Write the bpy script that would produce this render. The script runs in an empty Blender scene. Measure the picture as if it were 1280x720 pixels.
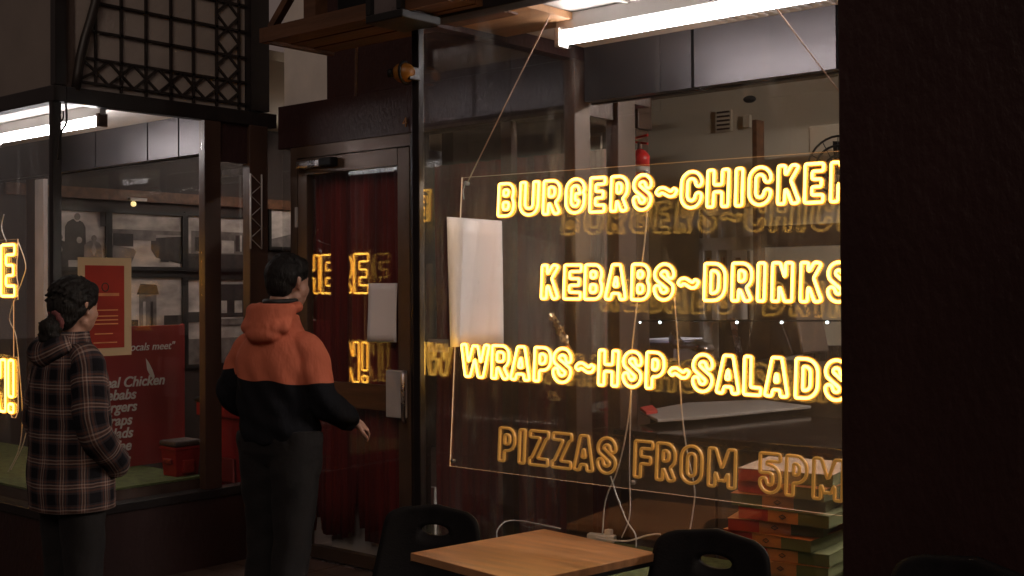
import bpy, bmesh, math, random
import numpy as np
from math import sin, cos, pi, radians
from mathutils import Vector, Matrix
random.seed(7); rng = np.random.default_rng(7)
S = bpy.context.scene; C = S.collection

# ------------------------------------------------------------------ camera, world, light, exposure
F = 1490.0; YAW = radians(40.6); PITCH = 0.012; ROLL = -0.006; H = 1.6; SH = 16.0
cd = bpy.data.cameras.new('camera'); cam = bpy.data.objects.new('camera', cd); C.objects.link(cam); S.camera = cam
cd.sensor_width = 36; cd.lens = 36*F/1280; cd.shift_y = -SH/1280; cd.clip_end = 400; cd.clip_start = 0.05
cam.matrix_world = Matrix.Translation((0, 0, H)) @ Matrix.Rotation(YAW, 4, 'Z') @ Matrix.Rotation(pi/2+PITCH, 4, 'X') @ Matrix.Rotation(ROLL, 4, 'Z')
W = bpy.data.worlds.new('World'); S.world = W; W.use_nodes = True
wn = W.node_tree.nodes; wl = W.node_tree.links
bg = wn['Background']; bg.inputs[0].default_value = (0.86, 0.62, 0.54, 1); bg.inputs[1].default_value = 0.10
sd = bpy.data.lights.new('street_light', 'SUN'); sd.energy = 0.46; sd.angle = radians(28); sd.color = (1.0, 0.80, 0.66)
sun = bpy.data.objects.new('street_light', sd); C.objects.link(sun)
sun.rotation_euler = Vector((-0.50, 0.72, -0.48)).to_track_quat('-Z', 'Y').to_euler()
S.view_settings.view_transform = 'Standard'; S.view_settings.look = 'None'
S.view_settings.exposure = 0; S.view_settings.gamma = 1
S.render.engine = 'CYCLES'
S.cycles.use_denoising = True
S.cycles.max_bounces = 7; S.cycles.transparent_max_bounces = 24; S.cycles.glossy_bounces = 5
S.cycles.diffuse_bounces = 3; S.cycles.sample_clamp_indirect = 12.0
S.cycles.caustics_reflective = False; S.cycles.caustics_refractive = False

def ray(px, py):                       # photograph pixel -> direction, for measuring places off the photograph
    return cam.matrix_world.to_3x3() @ Vector(((px-640)/F, -(py-360+SH)/F, -1))
def at(px, py, X=None, Y=None, Z=None):
    d = ray(px, py); o = Vector((0, 0, H))
    t = X/d.x if X is not None else (Y/d.y if Y is not None else (Z-H)/d.z)
    return o + d*t

# ------------------------------------------------------------------ materials
def nodes(name):
    m = bpy.data.materials.new(name); m.use_nodes = True
    return m, m.node_tree.nodes, m.node_tree.links, m.node_tree.nodes['Principled BSDF']
def mat(name, col, rough=0.6, var=0.25, scale=6, bump=0.0, bscale=40, metal=0.0, stretch=(1, 1, 1), coat=0.0, spec=0.5, col2=None):
    m, n, l, b = nodes(name)
    b.inputs['Roughness'].default_value = rough; b.inputs['Metallic'].default_value = metal
    b.inputs['Coat Weight'].default_value = coat; b.inputs['Specular IOR Level'].default_value = spec
    tc = n.new('ShaderNodeTexCoord'); mp = n.new('ShaderNodeMapping'); mp.inputs['Scale'].default_value = stretch
    l.new(tc.outputs['Object'], mp.inputs['Vector'])
    nz = n.new('ShaderNodeTexNoise'); nz.inputs['Scale'].default_value = scale; nz.inputs['Detail'].default_value = 6
    l.new(mp.outputs[0], nz.inputs['Vector'])
    r = n.new('ShaderNodeValToRGB'); c2 = col2 or tuple(min(1, c*(1+var)) for c in col); c1 = tuple(c*(1-var) for c in col)
    r.color_ramp.elements[0].color = (*c1, 1); r.color_ramp.elements[1].color = (*c2, 1)
    r.color_ramp.elements[0].position = 0.3; r.color_ramp.elements[1].position = 0.7
    l.new(nz.outputs['Fac'], r.inputs['Fac']); l.new(r.outputs[0], b.inputs['Base Color'])
    mr = n.new('ShaderNodeMapRange'); mr.inputs[3].default_value = max(0, rough-0.12); mr.inputs[4].default_value = min(1, rough+0.12)
    l.new(nz.outputs['Fac'], mr.inputs[0]); l.new(mr.outputs[0], b.inputs['Roughness'])
    if bump:
        n2 = n.new('ShaderNodeTexNoise'); n2.inputs['Scale'].default_value = bscale; n2.inputs['Detail'].default_value = 5
        l.new(mp.outputs[0], n2.inputs['Vector'])
        bp = n.new('ShaderNodeBump'); bp.inputs['Strength'].default_value = bump; bp.inputs['Distance'].default_value = 0.01
        l.new(n2.outputs['Fac'], bp.inputs['Height']); l.new(bp.outputs[0], b.inputs['Normal'])
    return m
def emis(name, col, k, sample=True, base=(0.8, 0.8, 0.8)):
    m, n, l, b = nodes(name)
    b.inputs['Base Color'].default_value = (*base, 1); b.inputs['Roughness'].default_value = 0.4
    b.inputs['Emission Color'].default_value = (*col, 1); b.inputs['Emission Strength'].default_value = k
    if not sample: m.cycles.emission_sampling = 'NONE'
    return m
def glass(name, ior=1.5, dust_haze=0.02, streak=0.0, tint=(1, 1, 1), dcol=(0.8, 0.78, 0.75), rough=0.0, sscale=(9, 9, 1.2), sharp=(0.55, 0.75), fuzz=0.0):
    m, n, l, b = nodes(name); n.remove(b); out = n['Material Output']
    tr = n.new('ShaderNodeBsdfTransparent'); tr.inputs[0].default_value = (*tint, 1)
    gl = n.new('ShaderNodeBsdfGlossy'); gl.inputs['Roughness'].default_value = rough
    fr = n.new('ShaderNodeFresnel'); ge = n.new('ShaderNodeNewGeometry')
    mr = n.new('ShaderNodeMapRange'); mr.inputs[3].default_value = ior; mr.inputs[4].default_value = 1/ior
    l.new(ge.outputs['Backfacing'], mr.inputs[0]); l.new(mr.outputs[0], fr.inputs['IOR'])
    mx = n.new('ShaderNodeMixShader'); l.new(fr.outputs[0], mx.inputs[0]); l.new(tr.outputs[0], mx.inputs[1]); l.new(gl.outputs[0], mx.inputs[2])
    df = n.new('ShaderNodeBsdfDiffuse'); df.inputs[0].default_value = (*dcol, 1)
    tl = n.new('ShaderNodeBsdfTranslucent'); tl.inputs[0].default_value = (*dcol, 1)
    dm = n.new('ShaderNodeMixShader'); dm.inputs[0].default_value = 0.5; l.new(df.outputs[0], dm.inputs[1]); l.new(tl.outputs[0], dm.inputs[2])
    last = dm
    if fuzz:
        g2 = n.new('ShaderNodeBsdfGlossy'); g2.inputs['Roughness'].default_value = 0.35
        dm2 = n.new('ShaderNodeMixShader'); dm2.inputs[0].default_value = fuzz; l.new(dm.outputs[0], dm2.inputs[1]); l.new(g2.outputs[0], dm2.inputs[2]); last = dm2
    tc = n.new('ShaderNodeTexCoord'); mp = n.new('ShaderNodeMapping'); mp.inputs['Scale'].default_value = sscale
    l.new(tc.outputs['Object'], mp.inputs[0])
    nz = n.new('ShaderNodeTexNoise'); nz.inputs['Scale'].default_value = 1.6; nz.inputs['Detail'].default_value = 9; nz.inputs['Roughness'].default_value = 0.65
    l.new(mp.outputs[0], nz.inputs['Vector'])
    m2 = n.new('ShaderNodeMapRange'); m2.inputs[1].default_value = sharp[0]; m2.inputs[2].default_value = sharp[1]
    m2.inputs[3].default_value = dust_haze; m2.inputs[4].default_value = dust_haze+streak
    l.new(nz.outputs['Fac'], m2.inputs[0])
    m3 = n.new('ShaderNodeMixShader'); l.new(m2.outputs[0], m3.inputs[0]); l.new(mx.outputs[0], m3.inputs[1]); l.new(last.outputs[0], m3.inputs[2])
    l.new(m3.outputs[0], out.inputs['Surface'])
    return m
def plaid(name):
    m, n, l, b = nodes(name); b.inputs['Roughness'].default_value = 0.95; b.inputs['Specular IOR Level'].default_value = 0.1
    uv = n.new('ShaderNodeTexCoord'); sp = n.new('ShaderNodeSeparateXYZ')
    dn = n.new('ShaderNodeTexNoise'); dn.inputs['Scale'].default_value = 9; l.new(uv.outputs['UV'], dn.inputs['Vector'])
    va = n.new('ShaderNodeVectorMath'); va.operation = 'MULTIPLY_ADD'; va.inputs[1].default_value = (0.012, 0.012, 0)
    l.new(dn.outputs['Color'], va.inputs[0]); l.new(uv.outputs['UV'], va.inputs[2]); l.new(va.outputs[0], sp.inputs[0])
    K = (0.012, 0.011, 0.014, 1); LT = (0.36, 0.27, 0.235, 1); OR = (0.13, 0.065, 0.052, 1); NV = (0.055, 0.046, 0.052, 1)
    outs = []
    for ax in (0, 1):
        mm = n.new('ShaderNodeMath'); mm.operation = 'MULTIPLY'; mm.inputs[1].default_value = 1/0.104; l.new(sp.outputs[ax], mm.inputs[0])
        fr = n.new('ShaderNodeMath'); fr.operation = 'FRACT'; l.new(mm.outputs[0], fr.inputs[0])
        r = n.new('ShaderNodeValToRGB'); cr = r.color_ramp; cr.interpolation = 'CONSTANT'
        stops = [(0, K), (0.34, NV), (0.42, OR), (0.50, NV), (0.55, LT), (0.60, OR), (0.68, LT), (0.73, NV), (0.80, OR), (0.86, NV), (0.93, K)]
        cr.elements[0].position = 0; cr.elements[0].color = K; cr.elements[1].position = stops[1][0]; cr.elements[1].color = stops[1][1]
        for p, c in stops[2:]:
            e = cr.elements.new(p); e.color = c
        l.new(fr.outputs[0], r.inputs[0]); outs.append(r)
    mx = n.new('ShaderNodeMix'); mx.data_type = 'RGBA'; mx.inputs[0].default_value = 0.5
    l.new(outs[0].outputs[0], mx.inputs[6]); l.new(outs[1].outputs[0], mx.inputs[7])
    l.new(mx.outputs[2], b.inputs['Base Color'])
    nz = n.new('ShaderNodeTexNoise'); nz.inputs['Scale'].default_value = 45; l.new(uv.outputs['UV'], nz.inputs['Vector'])
    bp = n.new('ShaderNodeBump'); bp.inputs['Strength'].default_value = 0.5; bp.inputs['Distance'].default_value = 0.006
    l.new(nz.outputs['Fac'], bp.inputs['Height']); l.new(bp.outputs[0], b.inputs['Normal'])
    return m
def twotone(name, zc):                  # orange over black cloth, the seam at height zc of the garment
    m, n, l, b = nodes(name); b.inputs['Roughness'].default_value = 0.9; b.inputs['Specular IOR Level'].default_value = 0.15
    at_ = n.new('ShaderNodeAttribute'); at_.attribute_name = 'tone'
    r = n.new('ShaderNodeValToRGB'); r.color_ramp.interpolation = 'CONSTANT'
    r.color_ramp.elements[0].color = (0.010, 0.010, 0.013, 1); r.color_ramp.elements[1].color = (0.56, 0.15, 0.085, 1); r.color_ramp.elements[1].position = 0.5
    l.new(at_.outputs['Fac'], r.inputs[0]); l.new(r.outputs[0], b.inputs['Base Color'])
    tc = n.new('ShaderNodeTexCoord'); mp = n.new('ShaderNodeMapping'); mp.inputs['Scale'].default_value = (1, 1, 0.45); l.new(tc.outputs['Object'], mp.inputs[0])
    nz = n.new('ShaderNodeTexNoise'); nz.inputs['Scale'].default_value = 14; nz.inputs['Detail'].default_value = 3; l.new(mp.outputs[0], nz.inputs['Vector'])
    bp = n.new('ShaderNodeBump'); bp.inputs['Strength'].default_value = 0.6; bp.inputs['Distance'].default_value = 0.02
    l.new(nz.outputs['Fac'], bp.inputs['Height']); l.new(bp.outputs[0], b.inputs['Normal'])
    return m

M = {}
M['maroon'] = mat('maroon_paint', (0.034, 0.0125, 0.0115), 0.45, 0.2, 2.2, 0.45, 45, stretch=(1, 1, .5))
M['darkframe'] = mat('dark_frame_paint', (0.014, 0.010, 0.010), 0.4, 0.3, 8)
M['brown'] = mat('brown_frame', (0.055, 0.028, 0.019), 0.4, 0.25, 6, stretch=(1, 1, .15))
M['brownwood'] = mat('brown_wood', (0.115, 0.050, 0.024), 0.55, 0.4, 9, 0.2, 30, stretch=(.2, 2, 2))
M['plywood'] = mat('plywood', (0.42, 0.22, 0.10), 0.6, 0.25, 8, 0.1, 40, stretch=(.3, 1.5, 1))
M['cream'] = mat('cream_plaster', (0.52, 0.46, 0.37), 0.8, 0.06, 2, 0.1, 60)
M['ceil'] = mat('ceiling_white', (0.70, 0.66, 0.62), 0.6, 0.10, 5, 0.4, 12)
M['bulk'] = mat('bulkhead_paint', (0.085, 0.078, 0.082), 0.36, 0.35, 1.2, 0.2, 9, stretch=(.5, 1, 1.5), metal=.75)
M['opal'] = mat('opal_glass', (0.36, 0.31, 0.28), 0.5, 0.1, 4, 0.25, 50)
M['muntin'] = mat('muntin_paint', (0.018, 0.012, 0.010), 0.5)
M['pave'] = mat('pavement_concrete', (0.06, 0.05, 0.045), 0.75, 0.4, 5, 0.5, 60)
M['tiles'] = mat('entrance_tile', (0.10, 0.06, 0.045), 0.5, 0.35, 8, 0.2, 40)
M['shopfloor'] = mat('shop_floor', (0.09, 0.06, 0.05), 0.4, 0.3, 5)
M['turf'] = mat('green_turf', (0.10, 0.125, 0.040), 0.95, 0.35, 25, 0.9, 220)
M['table'] = mat('table_laminate', (0.42, 0.21, 0.10), 0.34, 0.24, 4, 0.10, 60, stretch=(1, 9, 1))
M['blackplastic'] = mat('black_plastic', (0.010, 0.009, 0.010), 0.58, 0.2, 20, 0.12, 150, spec=.25)
M['blackmetal'] = mat('black_metal', (0.011, 0.010, 0.010), 0.5, 0.2, 20)
M['blackgloss'] = mat('black_counter', (0.018, 0.012, 0.010), 0.10, 0.3, 6)
M['counterfront'] = mat('counter_front', (0.050, 0.034, 0.030), 0.5, 0.3, 3, 0.1, 30)
M['white'] = mat('white_plastic', (0.72, 0.70, 0.68), 0.45, 0.06, 8)
M['grey'] = mat('grey_board', (0.42, 0.39, 0.38), 0.6, 0.12, 6)
M['paper'] = mat('white_paper', (0.88, 0.83, 0.83), 0.85, 0.03, 3, 0.25, 9)
M['steel'] = mat('brushed_steel', (0.55, 0.52, 0.55), 0.28, 0.15, 12, metal=1.0)
M['bronze'] = mat('bronze_frame', (0.105, 0.068, 0.05), 0.38, 0.15, 9, metal=0.35)
M['curtain'] = mat('red_curtain', (0.17, 0.012, 0.011), 0.85, 0.45, 4, 0.2, 60, stretch=(4, 1, .25))
M['redboard'] = mat('maroon_board', (0.34, 0.045, 0.042), 0.55, 0.15, 3)
M['redplastic'] = mat('red_plastic', (0.24, 0.012, 0.012), 0.4, 0.15, 5)
M['redext'] = mat('red_enamel', (0.62, 0.03, 0.03), 0.3, 0.1, 5)
M['postercream'] = mat('poster_cream', (0.66, 0.47, 0.27), 0.8, 0.08, 4)
M['posterred'] = mat('poster_red', (0.38, 0.034, 0.018), 0.8, 0.2, 4)
M['posterink'] = mat('poster_ink', (0.80, 0.32, 0.13), 0.8)
M['whitetext'] = mat('white_lettering', (0.85, 0.80, 0.76), 0.7, 0.03)
M['yellow'] = mat('yellow_enamel', (0.28, 0.11, 0.016), 0.4, 0.15, 10)
M['photo_l'] = mat('photo_light', (0.46, 0.42, 0.40), 0.6, 0.45, 5, stretch=(1, 1, 2))
M['photo_m'] = mat('photo_mid', (0.17, 0.15, 0.145), 0.6, 0.5, 10)
M['photo_d'] = mat('photo_dark', (0.035, 0.03, 0.03), 0.6, 0.5, 12)
M['skin'] = mat('skin', (0.46, 0.25, 0.18), 0.5, 0.10, 20, 0.1, 160)
M['hair'] = mat('hair', (0.010, 0.008, 0.007), 0.62, 0.5, 30, 0.9, 90, stretch=(1, 1, .3), spec=.25)
M['trouser'] = mat('dark_trousers', (0.008, 0.0065, 0.007), 0.9, 0.35, 6, 0.6, 14)
M['shoe'] = mat('shoe', (0.02, 0.02, 0.02), 0.5)
M['hoodie'] = twotone('hoodie_cloth', 0.5)
M['plaid'] = plaid('plaid_flannel')
M['scrunchie'] = mat('scrunchie', (0.16, 0.05, 0.05), 0.9, 0.3, 30, 0.5, 60)
M['cord'] = mat('hanging_cord', (0.62, 0.40, 0.28), 0.7)
M['boxred'] = mat('carton_red', (0.42, 0.04, 0.028), 0.75, 0.12, 6)
M['boxorange'] = mat('carton_orange', (0.52, 0.21, 0.07), 0.75, 0.12, 6)
M['boxgreen'] = mat('carton_green', (0.11, 0.12, 0.045), 0.75, 0.15, 6)
M['boxtop'] = mat('carton_top', (0.40, 0.30, 0.23), 0.75, 0.12, 6)
M['mark'] = mat('carton_mark', (0.08, 0.05, 0.03), 0.8)
M['tube'] = emis('fluorescent_tube', (1.0, 0.93, 0.92), 30.0)
M['shopfill'] = emis('shop_fill_tube', (1.0, 0.88, 0.78), 620.0)  # unseen fill tubes, added to light the interior
M['roomfill'] = emis('room_fill_tube', (1.0, 0.86, 0.76), 62.0)
M['bulb'] = emis('small_bulb', (0.80, 0.98, 1.0), 9.0)
M['core'] = emis('neon_face', (1.0, 0.56, 0.095), 8.0, base=(.9, .7, .3))
M['side'] = emis('neon_side', (1.0, 0.36, 0.012), 3.0, False, base=(.9, .6, .2))
M['edge'] = emis('acrylic_edge', (1.0, 0.40, 0.09), 0.75, False)
M['offtube'] = emis('unlit_tube_glow', (1.0, 0.46, 0.085), 0.19, False, base=(.9, .5, .12))  # switched-off row; light falling from the rows above put in as emission
M['left_return'] = glass('left_return_glass', 1.42, 0.004, 0.02)
M['bay_return'] = glass('bay_return_glass', 1.48, 0.003, 0.02)
M['window'] = glass('window_glass', 1.55, 0.010, 0.06)
M['pane2'] = glass('return_glass', 1.9, 0.004, 0.02)
M['front'] = glass('front_glass', 2.1, 0.002, 0.13, sscale=(5, 5, 1.6), sharp=(0.56, 0.88))
M['acrylic'] = glass('acrylic', 2.1, 0.022, 0.03, dcol=(1, .72, .45), sscale=(5, 5, 5), fuzz=0.35)  # amber scatter layer put in for the glow around the letters

# ------------------------------------------------------------------ mesh builder
class MB:
    def __init__(s): s.v = []; s.f = []; s.m = []; s.uv = {}
    def face(s, idx, mi=0): s.f.append(tuple(idx)); s.m.append(mi)
    def box(s, x0, x1, y0, y1, z0, z1, mi=0):
        o = len(s.v)
        for x in (x0, x1):
            for y in (y0, y1):
                for z in (z0, z1): s.v.append((x, y, z))
        for q in ((0, 1, 3, 2), (4, 6, 7, 5), (0, 4, 5, 1), (2, 3, 7, 6), (0, 2, 6, 4), (1, 5, 7, 3)): s.face([o+i for i in q], mi)
        return s
    def obox(s, c, ax, ay, az, mi=0):   # centre and three half axes
        o = len(s.v); c = Vector(c); ax, ay, az = map(Vector, (ax, ay, az))
        for i in (-1, 1):
            for j in (-1, 1):
                for k in (-1, 1): s.v.append(tuple(c+i*ax+j*ay+k*az))
        for q in ((0, 1, 3, 2), (4, 6, 7, 5), (0, 4, 5, 1), (2, 3, 7, 6), (0, 2, 6, 4), (1, 5, 7, 3)): s.face([o+i for i in q], mi)
        return s
    def bar(s, a, b, w, d, up=(0, 0, 1), mi=0):
        a, b = Vector(a), Vector(b); t = (b-a); L = t.length; t.normalize(); u = Vector(up); n = t.cross(u); n.normalize(); u = n.cross(t)
        return s.obox((a+b)/2, t*L/2, n*w/2, u*d/2, mi)
    def prism(s, pts, ext, mi=0):       # planar polygon extruded by vector ext
        o = len(s.v); n = len(pts); e = Vector(ext)
        for p in pts: s.v.append(tuple(p))
        for p in pts: s.v.append(tuple(Vector(p)+e))
        s.face([o+i for i in range(n)], mi); s.face([o+n+i for i in reversed(range(n))], mi)
        for i in range(n): j = (i+1) % n; s.face((o+i, o+n+i, o+n+j, o+j), mi)
        return s
    def tube(s, pts, r, n=8, mi=0, closed=False):
        pts = [Vector(p) for p in pts]; rs = r if isinstance(r, (list, tuple)) else [r]*len(pts)
        o = len(s.v); up = None
        for i, p in enumerate(pts):
            a = pts[max(i-1, 0)]; b = pts[min(i+1, len(pts)-1)]
            if closed: a = pts[i-1]; b = pts[(i+1) % len(pts)]
            t = (b-a).normalized()
            if up is None: up = t.orthogonal().normalized()
            up = (up-t*up.dot(t)).normalized(); w = t.cross(up)
            for k in range(n):
                an = 2*pi*k/n; s.v.append(tuple(p+rs[i]*(cos(an)*up+sin(an)*w)))
        m = len(pts)
        for i in range(m if closed else m-1):
            for k in range(n):
                k2 = (k+1) % n; i2 = (i+1) % m
                s.face((o+i*n+k, o+i*n+k2, o+i2*n+k2, o+i2*n+k), mi)
        if not closed:
            s.face([o+k for k in reversed(range(n))], mi); s.face([o+(m-1)*n+k for k in range(n)], mi)
        return s
    def loft(s, rings, mi=0, cap=True, uvs=None):   # rings: lists of points of the same count
        o = len(s.v); n = len(rings[0])
        for r in rings:
            for p in r: s.v.append(tuple(p))
        for i in range(len(rings)-1):
            for k in range(n):
                k2 = (k+1) % n; s.face((o+i*n+k, o+i*n+k2, o+(i+1)*n+k2, o+(i+1)*n+k), mi)
                if uvs: s.uv[len(s.f)-1] = (uvs(i, k), uvs(i, k+1), uvs(i+1, k+1), uvs(i+1, k))
        if cap:
            s.face([o+k for k in reversed(range(n))], mi); s.face([o+(len(rings)-1)*n+k for k in range(n)], mi)
        return s
    def ball(s, c, r, n=12, mi=0, sc=(1, 1, 1)):
        rings = []
        for i in range(1, n//2+1):
            th = pi*i/(n//2+1)
            rings.append([(c[0]+r*sc[0]*sin(th)*cos(2*pi*k/n), c[1]+r*sc[1]*sin(th)*sin(2*pi*k/n), c[2]-r*sc[2]*cos(th)) for k in range(n)])
        return s.loft(rings, mi)
    def capsule(s, a, b, ra, rb, n=14):
        a, b = Vector(a), Vector(b); t = (b-a).normalized(); u = t.orthogonal().normalized(); w = t.cross(u); rings = []
        for i in range(5):
            th = pi/2*(i+.35)/5.0; rings.append([a-t*ra*cos(th)+ra*sin(th)*(cos(2*pi*k/n)*u+sin(2*pi*k/n)*w) for k in range(n)])
        for i in range(5):
            th = pi/2*(5-i-.35)/5.0; rings.append([b+t*rb*cos(th)+rb*sin(th)*(cos(2*pi*k/n)*u+sin(2*pi*k/n)*w) for k in range(n)])
        return s.loft(rings)
    def mesh(s, name, mats, smooth=False, bevel=0):
        me = bpy.data.meshes.new(name); me.from_pydata(s.v, [], s.f)
        for m in (mats if isinstance(mats, (list, tuple)) else [mats]): me.materials.append(M[m] if isinstance(m, str) else m)
        me.polygons.foreach_set('material_index', s.m)
        if s.uv:
            ul = me.uv_layers.new(name='UVMap')
            for fi, us in s.uv.items():
                for li, q in zip(me.polygons[fi].loop_indices, us): ul.data[li].uv = q
        bm = bmesh.new(); bm.from_mesh(me)
        bmesh.ops.recalc_face_normals(bm, faces=bm.faces); bm.to_mesh(me); bm.free()
        if smooth: me.polygons.foreach_set('use_smooth', [True]*len(me.polygons))
        me.update(); return me
    def build(s, name, mats, parent=None, smooth=False, bevel=0, autos=False):
        o = bpy.data.objects.new(name, s.mesh(name, mats, smooth)); C.objects.link(o)
        if parent is not None: o.parent = parent
        if bevel:
            b = o.modifiers.new('bevel', 'BEVEL'); b.width = bevel; b.segments = 2; b.limit_method = 'ANGLE'
        return o
def tag(o, label=None, cat=None, group=None, kind=None):
    if label: o['label'] = label
    if cat: o['category'] = cat
    if group: o['group'] = group
    if kind: o['kind'] = kind
    return o
def thing(name, label, cat, group=None, loc=(0, 0, 0), rz=0):
    o = bpy.data.objects.new(name, None); C.objects.link(o); o.location = loc; o.rotation_euler = (0, 0, rz); o.empty_display_size = .1
    return tag(o, label, cat, group)
def text_mesh(txt, size, shear=0, off=0, ext=0.001, align='LEFT', spacing=1.0):
    cu = bpy.data.curves.new('lettering', 'FONT'); cu.body = txt; cu.size = size; cu.shear = shear; cu.offset = off; cu.extrude = ext; cu.align_x = align
    cu.space_character = spacing
    ob = bpy.data.objects.new('lettering', cu); C.objects.link(ob); bpy.context.view_layer.update()
    me = bpy.data.meshes.new_from_object(ob.evaluated_get(bpy.context.evaluated_depsgraph_get()))
    bpy.data.objects.remove(ob); return me
def text(name, txt, size, m, org, ux, uz, parent=None, **k):
    me = text_mesh(txt, size, **k); me.materials.clear(); me.materials.append(M[m])
    o = bpy.data.objects.new(name, me); C.objects.link(o)
    ux, uz = Vector(ux).normalized(), Vector(uz).normalized(); n = ux.cross(uz)
    R = Matrix((ux, uz, n)).transposed().to_4x4(); R.translation = Vector(org)
    o.matrix_world = R
    if parent is not None: o.parent = parent; 
    return o

# ------------------------------------------------------------------ key planes (metres)
Y0 = 3.15; XR = -3.144; XL = -5.826; XP = -1.442; YD = 4.6; YB = 4.1; HEAD = 2.59; SILL = 0.46; BC = 2.64
FX = 1.8; BX = -8.5

# ------------------------------------------------------------------ the setting
tag(MB().box(-40, 30, -30, Y0+.1, -.3, 0).build('pavement', 'pave'), kind='structure')
tag(MB().box(-9.5, 3, Y0+.104, 9.2, -.3, .004).build('shop_floor', 'shopfloor'), kind='structure')
ef = MB(); pf = bpy.data.objects.new('entrance_floor', None)
base = MB().box(XL+.03, XR-.03, Y0+.0, YD-.03, -.02, .010).build('entrance_floor', 'pave'); tag(base, kind='structure')
tmesh = None
nx, ny = 14, 8; tw = (XR-.03-(XL+.03))/nx; td = (YD-.03-Y0)/ny
for i in range(nx):
    for j in range(ny):
        x0 = XL+.03+i*tw+.003; y0 = Y0+j*td+.003
        MB().box(x0, x0+tw-.006, y0, y0+td-.006, .008, .018+.0015*((i*7+j*3) % 3)).build('tile', 'tiles', base)
sc0 = MB(); sc0.box(-9.5, XL-.05, YB+.08, 9.2, 3.02, 3.08); sc0.box(XR+.05, 3, YB+.08, 9.2, 3.02, 3.08); sc0.box(XL-.05, XR+.05, YD+.13, 9.2, 3.021, 3.081)
tag(sc0.build('shop_ceiling', 'cream'), kind='structure')
tag(MB().box(BX, XL-.05, Y0+.06, YB, BC, BC+.05).build('bay_ceiling_left', 'ceil'), kind='structure')
bc = tag(MB().box(XR+.05, FX, Y0+.06, YB, BC, BC+.05).build('bay_ceiling_right', 'ceil'), kind='structure')

# pressed ribs in the right bay ceiling, and the timber strip at its left end
rb = MB()
for i in range(22):
    pts = [(-2.55+.045*i+.30*sin(t)*.6, Y0+.12+.78*t/1.5, BC-.002-.004) for t in np.linspace(0, 1.5, 9)]
    rb.tube(pts, .006, 5)
rb.build('rib', 'ceil', bc)
tag(MB().box(XR+.005, -2.72, Y0+.07, 3.60, BC-.03, BC-.004).build('ceiling_board', 'plywood'), 'orange plywood board at the left end of the ceiling in the burger sign window', 'board')

# building front: fascia, pillar, stall risers, header over the entrance
fr = thing('shop_building', 'dark maroon shop building with a recessed entrance between two display windows', 'building')
MB().box(XP, 2.6, Y0-.09, Y0+.35, 0, 4.2).build('pillar', 'maroon', fr, bevel=.006)
MB().box(XR-.02, XP-.002, Y0-.03, Y0+.055, HEAD+.0, HEAD+.09).build('window_header', 'darkframe', fr, bevel=.004)
MB().box(XR-.06, XP-.004, Y0-.02, Y0+.055, HEAD+.092, 4.2).build('fascia', 'maroon', fr)
MB().box(XR-.04, XP-.002, Y0-.01, Y0+.055, 0, SILL-.05).build('stall_riser', 'maroon', fr)
MB().box(XR-.04, XP-.002, Y0-.03, Y0+.075, SILL-.048, SILL).build('sill', 'darkframe', fr, bevel=.004)
MB().box(BX, XL+.03, Y0-.01, Y0+.055, 0, SILL-.05).build('stall_riser', 'maroon', fr)
MB().box(BX, XL+.045, Y0-.03, Y0+.075, SILL-.048, SILL).build('sill', 'darkframe', fr, bevel=.004)
MB().box(XL-.03, XL+.028, Y0+.058, YD-.04, 0, SILL-.05).build('stall_riser', 'maroon', fr)
MB().box(XL-.05, XL+.044, Y0+.078, YD-.04, SILL-.048, SILL+.002).build('sill', 'darkframe', fr, bevel=.004)
MB().box(XR-.028, XR+.03, Y0+.058, YD-.04, 0, SILL-.05).build('stall_riser', 'maroon', fr)
MB().box(XR-.044, XR+.05, Y0+.078, YD-.04, SILL-.048, SILL+.002).build('sill', 'darkframe', fr)
MB().box(XL+.03, XR-.03, YD-.02, YD+.12, 2.46, 2.72).build('door_header', 'maroon', fr, bevel=.004)
MB().box(-5.35, XR-.03, YD-.012, YD+.12, 2.722, 4.2).build('wall_panel', 'maroon', fr)
pale = MB().box(XL+.03, -5.352, YD+.03, YD+.06, 2.722, 4.2).build('fanlight_pane', mat('white_board', (.74, .67, .62), .6, .08), fr)
MB().box(BX, XL+.035, Y0-.02, Y0+.05, HEAD, HEAD+.085).build('window_header', 'darkframe', fr, bevel=.004)
MB().box(XL-.035, XL+.033, Y0+.052, YD-.03, HEAD-.002, HEAD+.083).build('window_header', 'darkframe', fr, bevel=.004)
MB().box(XR-.03, XR+.034, Y0+.058, YD-.03, HEAD-.002, 4.2).build('wall_panel', 'maroon', fr)
# back of the shop, walls
tag(MB().box(-5.2, 3, 7.5, 7.6, 0, 3.02).build('back_wall', 'cream'), 'cream plaster wall at the back of the shop behind the burger sign', 'wall')
tag(MB().box(2.9, 3.0, Y0+.4, 7.5, 0, 3.02).build('side_wall', 'cream'), 'cream side wall hidden behind the dark pillar', 'wall')
pw = tag(MB().box(BX-.1, BX, YB+.06, 9.2, 0, 3.02).build('picture_wall', mat('picture_wall_paint', (0.030, 0.021, 0.019), .7, .2)), 'dark brown wall hung with black and white photographs', 'wall')
tag(MB().box(BX-.1, BX, Y0+.056, YB+.058, 0, BC).build('end_wall', 'brown'), 'brown end wall of the left window bay', 'wall')
tag(MB().box(BX, 3, 9.2, 9.3, 0, 3.02).build('rear_wall', 'brown'), 'brown rear wall behind the framed photographs', 'wall')
tag(MB().box(-5.3, -5.2, YB+1.4, 9.2, 0, 3.02).build('partition_wall', 'darkframe'), 'brown partition wall behind the red curtained door', 'wall')
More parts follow.
